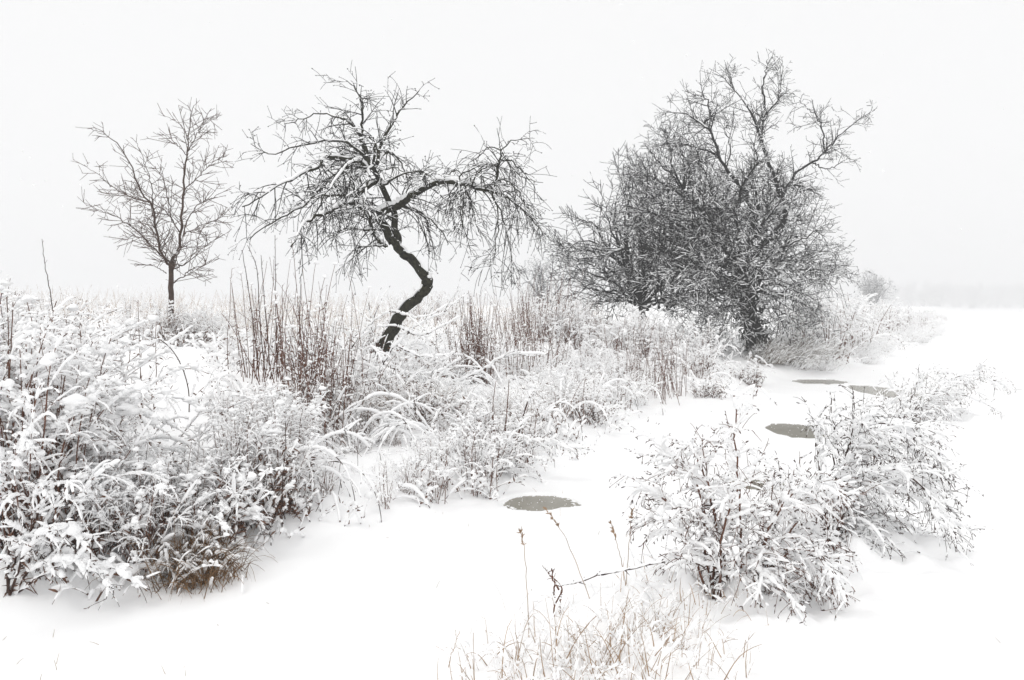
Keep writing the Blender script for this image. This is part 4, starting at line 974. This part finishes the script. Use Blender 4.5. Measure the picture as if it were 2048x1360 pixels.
stem_plant('branching_weed', 'tall weed whose long snowy sprays droop to the right over the open field', 'weed', [
    [(1650, 1110), (1652, 1000), (1668, 920), (1665, 840), (1660, 785)],
    [(1650, 1110), (1700, 1010), (1785, 985), (1855, 1005), (1922, 1058)],
    [(1655, 1110), (1710, 1030), (1775, 1040), (1815, 1085), (1837, 1135)],
    [(1650, 1110), (1705, 930), (1780, 885), (1850, 925), (1892, 985)],
    [(1645, 1110), (1605, 1010), (1570, 960), (1525, 950)],
    [(1655, 1110), (1695, 900), (1745, 850), (1805, 860), (1893, 930)],
    [(1655, 1110), (1725, 960), (1790, 940), (1850, 980), (1880, 1050)],
    [(1650, 1110), (1680, 1040), (1730, 1060), (1770, 1110)],
    [(1650, 1110), (1640, 960), (1632, 890), (1640, 840)],
    [(1650, 1110), (1690, 960), (1720, 880), (1755, 810)],
    [(1645, 1110), (1620, 1030), (1580, 1000), (1540, 1010)],
    [(1650, 1110), (1668, 980), (1700, 900), (1705, 820)],
    [(1650, 1110), (1610, 1060), (1560, 1060), (1520, 1090)], [(1650, 1110), (1630, 1040), (1590, 1030), (1560, 1065)], [(1655, 1110), (1720, 1050), (1800, 1040), (1870, 1090)], [(1655, 1110), (1740, 1000), (1830, 960), (1900, 1020)], [(1650, 1110), (1690, 1075), (1740, 1090), (1790, 1125)]], 5.55, (M_STEMD, M_STEMD), (16, .16, .46, .75, 22), 1.3, .008, .003, .25, (15, 55), (.4, -.25, -.1))
stem_plant('branching_weed', 'smaller snowy weed leaning right at the far end of the foreground row', 'weed', [
    [(1800, 858), (1850, 800), (1920, 768), (1975, 758), (2012, 772)],
    [(1800, 858), (1800, 800), (1775, 765)],
    [(1805, 858), (1860, 780), (1880, 732)],
    [(1800, 858), (1850, 830), (1910, 820), (1960, 835)],
    [(1805, 858), (1870, 800), (1925, 790), (1985, 815)],
    [(1800, 858), (1770, 810), (1745, 800)],
    [(1800, 858), (1830, 780), (1840, 750)],
    [(1800, 858), (1880, 770), (1930, 750), (1960, 735)],
    [(1795, 858), (1800, 820), (1820, 780)],
    [(1805, 858), (1840, 820), (1880, 810), (1930, 850)]], 11.2, (M_STEMD, M_LEAF), (15, .14, .42, .55, 14), 1.5, .009, .004, .4, (20, 60), (.4, -.15, 0))
stem_plant('branching_weed', 'low dark leafy weed beside the third puddle in the foreground row', 'weed', [
    [(1830, 880), (1838, 850), (1845, 815), (1850, 790)], [(1830, 880), (1815, 850), (1790, 835)], [(1832, 880), (1860, 850), (1885, 845)],
    [(1830, 880), (1825, 840), (1815, 800)], [(1828, 880), (1800, 860), (1770, 860)]], 9.9, (M_STEMD, M_LEAF), (18, .1, .25, .5, 14), 1.3, .008, .003, .2)
stem_plant('branching_weed', 'snowy weed filling the row between the drooping weed and the third puddle', 'weed', [
    [(1740, 960), (1745, 900), (1735, 850), (1725, 815)], [(1740, 960), (1790, 890), (1850, 880), (1890, 930)], [(1740, 960), (1700, 890), (1670, 860)], [(1745, 960), (1800, 920), (1850, 930), (1880, 975)],
    [(1740, 960), (1770, 870), (1800, 830)], [(1740, 960), (1720, 920), (1680, 920)], [(1745, 960), (1780, 940), (1830, 960)], [(1740, 960), (1760, 880), (1830, 850), (1870, 880)]], 7.4, (M_STEMD, M_LEAF), (14, .12, .36, .6, 18), 1.4, .008, .003, .25, (15, 55), (.35, -.2, 0))
# left clump heroes
stem_plant('arching_weed', 'snow-heaped weed bowing over the snow at the lower left corner', 'weed', [
    [(20, 1190), (60, 1090), (110, 1060), (160, 1080), (190, 1130)], [(20, 1190), (80, 1130), (150, 1120), (230, 1180)],
    [(25, 1190), (120, 1130), (200, 1130), (300, 1180)], [(15, 1190), (30, 1120), (90, 1010), (110, 960)], [(20, 1190), (20, 1100), (70, 1080), (90, 1120)]], 4.35, (M_STEMD, M_LEAF), (12, .08, .24, .5, 16), 1.6, .008, .003, .15)
stem_plant('arching_weed', 'dense weed drooping snow over the brown grass at the foot of the left bank', 'weed', [
    [(420, 1080), (400, 1020), (330, 990), (250, 1010), (190, 1060)], [(430, 1080), (470, 1010), (500, 960), (560, 940)],
    [(420, 1080), (380, 1040), (300, 1050), (260, 1110)], [(425, 1080), (400, 1000), (380, 940)], [(430, 1080), (480, 1040), (510, 1020)],
    [(425, 1080), (350, 1030), (280, 1060), (310, 1130)]], 5.35, (M_STEMD, M_LEAF), (14, .08, .25, .5, 16), 1.5, .008, .003, .15)
stem_plant('arching_weed', 'bent weed with a cluster of snow-roped stems just left of the near puddle', 'weed', [
    [(930, 985), (905, 940), (880, 900), (860, 968)], [(850, 968), (900, 930), (960, 890), (985, 880)], [(930, 985), (960, 920), (1000, 925), (1050, 960)],
    [(930, 985), (990, 940), (1040, 935), (1100, 970)], [(960, 985), (980, 920), (1030, 885), (1090, 880), (1150, 905)], [(1010, 985), (1030, 900), (1055, 800), (1065, 775)],
    [(940, 985), (945, 900), (955, 830)], [(970, 985), (1060, 900), (1110, 890), (1180, 900)]], 7.6, (M_STEMD, M_LEAF), (11, .08, .25, .45, 14), 1.3, .008, .003, .2)
stem_plant('arching_weed', 'small pyramid-shaped weed heaped with snow below the dry stalks', 'weed', [
    [(760, 920), (758, 870), (762, 838)], [(760, 920), (735, 880), (710, 940)], [(760, 920), (775, 885), (790, 930)], [(758, 920), (745, 870), (720, 900)]], 7.5, (M_STEMD, M_LEAF), (18, .05, .15, .6, 14), 1.6, .006, .003, .08)

def thin_stems(name, label, paths, Y, m, r0=.0045, r1=.002, snowt=.006, heads=False, cat='stalk', dy=.1, gap=.55):
    base = at(paths[0][0][0], paths[0][0][1], Y)
    root = empty(name, tuple(base), label, cat); sn = MB()
    for p in paths:
        P = traced(p, Y, Y + rng.normal(0, dy), 22, .002); R = taper(1, 22, r0, r1)[0]
        mb = MB(); tubes(mb, P, R, 6); o = mb.build('stem', m, root, shift=base)
        snow_on(sn, P[None], R[None], snowt, 40, gap, 6)
        if heads:
            hd = MB(); Q = P[-6:]; n = 40; i = rng.integers(0, 5, n); f = rng.random((n, 1))
            c = Q[i] * (1 - f) + Q[i + 1] * f
            dd = unit(P[-1] - P[-6]) + rng.normal(0, .45, (n, 3))
            LP = grow(c, dd, rng.uniform(.012, .028, n), 3, .1); ribbons(hd, LP, np.stack([np.full(n, .0015), np.full(n, .0032), np.full(n, .0006)], -1))
            hd.build('seed_head', m, o, shift=base)['kind'] = 'stuff'
        else:
            b, d, r, t, pi = spawn(P[None], R[None], 9, .2, 1, (30, 70))
            B = grow(b, d, rng.uniform(.015, .05, len(b)), 4, .1); mb2 = MB(); tubes(mb2, B, taper(len(b), 4, r1, .0012), 3)
            if mb2.n: mb2.build('side_twigs', m, o, shift=base)['kind'] = 'stuff'
    if sn.n: sn.build('snow_cover', M_SNOW, root, shift=base)['kind'] = 'stuff'
    return root
thin_stems('dry_stalk', 'single tall stalk with a dark bent head against the sky at far left', [[(108, 640), (100, 580), (90, 530), (84, 478)]], 7.2, M_STEMD)
thin_stems('dry_stalk', 'group of thin red-brown stalks rising in front of the open left bank', [[(246, 850), (250, 770), (262, 700), (272, 655)], [(284, 850), (282, 760), (278, 660), (276, 600)], [(284, 860), (281, 740), (288, 650)], [(300, 860), (312, 770), (311, 680), (313, 625)]], 7.6, M_STEM)
thin_stems('arched_stem', 'thin bare stem arching over the open snow of the left bank', [[(375, 890), (378, 790), (362, 730), (335, 690), (300, 674), (260, 670), (215, 686)]], 7.9, M_STEMD, .006, .003, .009)
thin_stems('arched_stem', 'long thin stems crossing low over the weeds of the left thicket', [[(60, 900), (110, 870), (180, 830), (230, 830)], [(190, 960), (230, 910), (280, 870), (300, 900)], [(340, 900), (380, 850), (420, 800)], [(320, 1000), (390, 890), (450, 820), (560, 780)], [(300, 960), (345, 900), (420, 860)]], 6.2, M_STEM, .005, .0025, .014, gap=.35)
thin_stems('dry_stalk', 'sparse tall stalks beside the thick clump left of the crooked trunk', [[(520, 780), (508, 660), (494, 560), (484, 500)], [(533, 780), (520, 640), (514, 540), (495, 490)], [(545, 785), (532, 640), (522, 510)], [(557, 790), (552, 640), (550, 470)], [(600, 830), (598, 700), (602, 560)]], 9.4, M_STEMD, .0065, .003)
thin_stems('dry_stalk', 'dark leaning stems poking from the snow left of the near puddle', [[(990, 880), (985, 820), (992, 762)], [(1008, 880), (1015, 810), (1018, 760)], [(860, 965), (880, 930), (900, 900)], [(1018, 940), (1040, 850), (1066, 780)], [(940, 870), (955, 840)]], 8.0, M_STEM, .006, .003)
# foreground grasses
for lab, path, Yd in [('tall grass stem with a dark brown seed head at the left of the foreground tuft', [(1062, 1330), (1056, 1220), (1050, 1110), (1042, 1062)], 4.0),
                      ('tall grass stem bending left across the near puddle with a long seed head', [(1200, 1250), (1165, 1160), (1130, 1075), (1092, 1018)], 4.3),
                      ('tall grass stem with a straw seed head beside the fallen stalk', [(1255, 1200), (1248, 1150), (1236, 1095), (1222, 1045)], 4.4),
                      ('thinnest tall grass stem, pointed and straight, in the foreground tuft', [(1245, 1220), (1255, 1130), (1260, 1060), (1264, 1020)], 4.4),
                      ('lone faint grass blade standing left of the foreground tuft', [(893, 1358), (903, 1310), (920, 1262)], 3.7)]:
    thin_stems('seed_grass_plant', lab, [path], Yd, M_TAN, .0022, .0012, .0025, 'blade' not in lab, 'grass', .05, .8)
thin_stems('fallen_stalk', 'dark broken weed stalk lying along the snow towards the big foreground weed', [[(1115, 1172), (1150, 1166), (1200, 1150), (1260, 1138), (1330, 1124)]], 4.45, M_STEMD, .005, .004, .011, False, 'stalk', .25, .42)
thin_stems('dead_weed', 'crooked dead weed with shrivelled dark leaves in the foreground grass', [[(1115, 1312), (1112, 1250), (1108, 1215), (1125, 1180), (1108, 1155), (1103, 1137)], [(1122, 1190), (1120, 1210), (1121, 1225)], [(1110, 1170), (1107, 1185), (1110, 1195)], [(1118, 1180), (1100, 1150), (1085, 1130)]], 4.15, M_STEM, .0052, .003, .008, False, 'weed', .03, .4)
tg = [grasstuft(41, 110, .30, M_TAN, .7, .6, .20, .007, name='straw_grass_tuft'), grasstuft(42, 90, .22, M_TAN, 1.0, .7, .2, .009, name='straw_grass_tuft')]
labs = ['straw grass poking through snow at the bottom edge, foot of the dead weed', 'straw grass between the dead weed and the big foreground weed', 'straw grass low in the snow right of the tall seed heads',
        'straw grass mixed with brown stems at the foot of the big weed', 'straw grass at the bottom edge nearest the camera', 'straw grass at the left rim of the foreground tuft', 'flattened straw grass at the right rim of the foreground tuft']
for i, (px, py, sc) in enumerate([(1130, 1330, 1.1), (1210, 1260, 1.0), (1290, 1240, .9), (1400, 1190, 1.0), (1230, 1340, 1.1), (1060, 1345, .9), (1360, 1290, .8)]):
    x, y = on_flat(px, py, .06)
    put(tg[i % 2][0], x, y, sc, labs[i], 'grass tuft', None)
bt = [grasstuft(43, 700, .42, M_GRASSB, 1.0, .10, .11, .012, (.25, -.5), 'brown_grass_tuft')]
x, y = on_flat(400, 1120, .06)
put(bt[0][0], x, y - .12, 1.05, 'brown grass hollow showing under a cap of snow at the left bank foot', 'grass tuft', None, 0)
bt2 = [grasstuft(44, 900, 1.0, M_GRASSG, .8, .35, .30, .010, (.45, -.35), 'brown_grass_tuft')]
for i, (px, py, sc, lab) in enumerate([(1590, 752, .95, 'grey-brown grass mound drooping over the dark water beside the dense tree'), (1640, 742, .75, 'smaller grey-brown grass mound at the far side of the dark water'), (1545, 757, .7, 'snowy brown grass mound at the foot of the dense tree')]):
    x, y = on_flat(px, py, 0); put(bt2[0][0], x, y + .5, sc, lab, 'grass tuft', None, 0.3 * i)

bt3 = [grasstuft(45, 420, .8, M_GRASSB, .8, .5, .22, .012, (.1, -.3), 'brown_grass_tuft')]
for px, d, sc, wh in [(770, 8.2, .55, 'right behind the pyramid-shaped weed'), (830, 8.3, .6, 'below the sapling'), (700, 8.0, .5, 'between the stalks and the pyramid-shaped weed'), (880, 8.8, .5, 'right below the sapling'), (1010, 8.9, .5, 'above the roped stems'), (1110, 10.4, .55, 'high above the near puddle'), (500, 5.9, .55, 'in the right of the left thicket'), (60, 5.0, .55, 'at the left picture edge')]:
    put(bt3[0][0], (px - 1024) / FPX * d, d, sc, 'brown grass clump half under snow ' + wh, 'grass tuft', 'brown grass clumps in the thickets')
# bushes beyond the bank and far over the field
def misty_tree(seed, h, w, m_tw, snowy, nl=9, N1=6.0, lean=0):
    global rng
    keep = rng; rng = np.random.default_rng(seed)
    tw, sn, tk = MB(), MB(), MB()
    a = rng.random(nl) * 6.283
    d = np.stack([np.cos(a) * rng.uniform(.1, w, nl), np.sin(a) * rng.uniform(.1, w, nl), np.ones(nl)], -1)
    P = grow(np.zeros((nl, 3)) + rng.normal(0, .04 * h, (nl, 3)) * [1, 1, 0], d, rng.uniform(.6, 1.0, nl) * h, 12, .02, .07); R = taper(nl, 12, .014 * h, .004 * h)
    tubes(tk, P, R, 6)
    b, dd, r, t, pi = spawn(P, R, N1 * 4 / h, .12, 1, (30, 75))
    B = grow(b, dd, rng.uniform(.12, .36, len(b)) * h, 7, .03, .1); RB = taper(len(b), 7, .005 * h, .002 * h); tubes(tw, B, RB, 3)
    b, dd, r, t, pi = spawn(B, RB, 5 * N1 / h, .1, 1, (30, 75))
    B2 = grow(b, dd, rng.uniform(.05, .14, len(b)) * h, 4, .03, .1); R2 = taper(len(b), 4, .0026 * h, .0016 * h); tubes(tw, B2, R2, 3)
    snow_on(sn, B, RB, .004 * h * snowy, 9, .35, 4); snow_on(sn, B2, R2, .003 * h * snowy, 4, .2, 4)
    rng = keep
    root = empty('misty_tree')
    for nm, mb, m in (('trunk', tk, m_tw), ('crown', tw, m_tw), ('snow_cover', sn, M_SNOW)):
        o = mb.build(nm, m, root); o['kind'] = 'stuff'
    return root
def put_at(proto, name, px, Y, sc, label, cat, group):
    x = (px - 1024) / FPX * Y
    r = put(proto, x, Y, sc, label, cat, group, sink=.1); r.name = name; return r
MT = [misty_tree(51, 4.0, .9, M_FARTW, 1.7, 18, 7.0), misty_tree(52, 4.0, .6, M_FARTW, 1.2, 9, 5.0)]
put_at(MT[0], 'misty_bush', 1745, 135, 1.6, 'round misty bush on the skyline right of the dense tree', 'bush', None)
put_at(MT[1], 'misty_bush', 1090, 46, .8, 'pale twiggy bush in the mist behind the straw weeds, mid picture', 'bush', None)
for i in range(34):
    px = 1770 + i * 17 + rng.normal(0, 6); Yd = rng.uniform(600, 720)
    put_at(MT[i % 2], 'misty_tree', px, Yd, rng.uniform(3.6, 6.2), 'tree in the faint row across the far end of the misty field', 'tree', 'faint far row of trees')

# ------------------------------------------------------------------ uncountable cover of the bank
def undergrowth():
    sn, lf, st = MB(), MB(), MB()
    pts = zone(4600, (-160, 1280), (4.5, 12.5), (.05, 9), tries=400) + zone(3000, (-160, 1560), (12.5, 24), (.1, 16), tries=400) + zone(3000, (1540, 1920), (18.5, 60), (.1, 9), tries=400)
    p = np.array(pts); n = len(p)
    x, y = p[:, 0], p[:, 1]
    dens = fbm(x * .9, y * .9, 2) + rng.normal(0, .12, n)
    pxx = x / y * FPX + 1024; open_ = (pxx > 215) & (pxx < 430) & (y > 6.4) & (y < 10.2)
    keep = (dens > -.02) & (~open_ | (rng.random(n) < .22)); x, y = x[keep], y[keep]; n = len(x)
    z = gz(x, y)
    b = np.stack([x, y, z - .01], -1)
    a = rng.random(n) * 6.283; ln = rng.uniform(.3, 1.3, n)
    d = np.stack([np.cos(a) * ln, np.sin(a) * ln, np.ones(n)], -1)
    sc = np.where(y < 9, 1, 1.25)
    P = grow(b, d, rng.uniform(.12, .42, n) * sc, 9, rng.uniform(.15, .6, n), .08)
    R = taper(n, 9, .0038, .002)
    k = rng.random(n) < .45
    tubes(st, P[k], R[k], 3)
    ribbons(lf, P[~k], np.abs(taper((~k).sum(), 9, .007, .002)))
    bb, dd, r, t, pi = spawn(P, R, 10, .2, 1, (50, 120))
    LP = grow(bb, dd, rng.uniform(.02, .07, len(bb)), 3, .6); ribbons(lf, LP, np.stack([np.full(len(bb), .003), np.full(len(bb), .008), np.full(len(bb), .002)], -1))
    snow_on(sn, P, R, rng.uniform(.008, .026, n) * sc, 12, .28, 6, 1.0, .1, .5)
    j = rng.random(n) < .3
    blobs(sn, P[j, 5] + [0, 0, .01], rng.uniform(.02, .06, (j.sum(), 3)) * np.array([1.3, 1.1, .8]), 1)
    tag(lf.build('leaf_litter', M_LEAF), 'brown dead leaves and blades in the snowy undergrowth of the bank', 'undergrowth', None, 'stuff')
    tag(st.build('undergrowth', M_STEMD), 'tangled thin stems of the snowy undergrowth on the bank', 'undergrowth', None, 'stuff')
    tag(sn.build('undergrowth_snow', M_SNOW), 'lumps of snow lying on the undergrowth of the bank', 'snow', None, 'stuff')
undergrowth()
def skyline_grass():
    p = np.array(zone(2600, (-160, 1200), (13, 34), (5, 60), tries=400)); n = len(p)
    b = np.stack([p[:, 0], p[:, 1], gz(p[:, 0], p[:, 1]) - .02], -1)
    d = np.stack([rng.normal(.05, .25, n), rng.normal(0, .25, n), np.ones(n)], -1)
    P = grow(b, d, rng.uniform(.25, .85, n), 6, rng.uniform(0, .3, n), .05)
    g = MB(); ribbons(g, P, taper(n, 6, .0042, .0018))
    tag(g.build('dry_grass', M_TANP), 'thin pale straw grass along the top of the bank', 'grass', None, 'stuff')
    s = MB(); k = rng.random(n) < .7; snow_on(s, P[k], taper(k.sum(), 6, .003, .001), .009, 8, .4, 4)
    tag(s.build('grass_snow', M_SNOW), 'snow caught in the pale grass along the top of the bank', 'snow', None, 'stuff')
skyline_grass()
def snow_litter():
    p = np.vstack([on_flat(rng.uniform(0, 2048, 420), rng.uniform(680, 1355, 420))])
    ss = bank_s(p[:, 0], p[:, 1]); p = p[(ss < 0) & (rng.random(len(p)) < np.exp(ss / .6) + .03)]
    n = len(p); b = np.stack([p[:, 0], p[:, 1], gz(p[:, 0], p[:, 1]) - .01], -1)
    P = grow(b, np.stack([rng.normal(0, .6, n), rng.normal(0, .6, n), np.full(n, .8)], -1), rng.uniform(.015, .08, n), 5, .25, .1)
    m = MB(); tubes(m, P, taper(n, 5, .0016, .0008), 3)
    tag(m.build('stem_litter', M_TAN), 'scattered tips of dry stems poking from the open snow', 'litter', None, 'stuff')
snow_litter()
def falling_snow():
    n = 1500
    y = rng.uniform(3.5, 26, n); x = (rng.random(n) - .5) * 1.5 * y; z = rng.uniform(.2, 8, n)
    m = MB(); blobs(m, np.stack([x, y, z], -1), rng.uniform(.003, .007, (n, 1)) * np.array([1, 1, 1.5]), 1, .1)
    tag(m.build('snowflakes', M_SNOW), 'small white snowflakes falling through the air', 'snow', None, 'stuff')
falling_snow()

# ------------------------------------------------------------------ haze: one box of even air
hz = bpy.data.materials.new('haze_air'); hz.use_nodes = True
hn, hl = hz.node_tree.nodes, hz.node_tree.links
hn.remove(hn['Principled BSDF'])
pv = hn.new('ShaderNodeVolumePrincipled')
pv.inputs['Color'].default_value = (0.93, 0.933, 0.94, 1)
pv.inputs['Density'].default_value = 0.0033
pv.inputs['Anisotropy'].default_value = 0.0
hl.new(pv.outputs[0], hn['Material Output'].inputs['Volume'])
bm = bmesh.new(); bmesh.ops.create_cube(bm, size=1.0)
me = bpy.data.meshes.new('haze'); bm.to_mesh(me); bm.free(); me.materials.append(hz)
haze = bpy.data.objects.new('haze', me); col.objects.link(haze)
haze.scale = (1560, 1600, 36); haze.location = (0, 680, 15)
tag(haze, 'thin pale winter haze over the whole field', 'haze', None, 'stuff')
print('TRIS', sum(sum(len(p.vertices) - 2 for p in m.polygons) for m in bpy.data.meshes if len(m.polygons) < 3e6) if False else sum(len(m.loops) - 2 * len(m.polygons) for m in bpy.data.meshes))
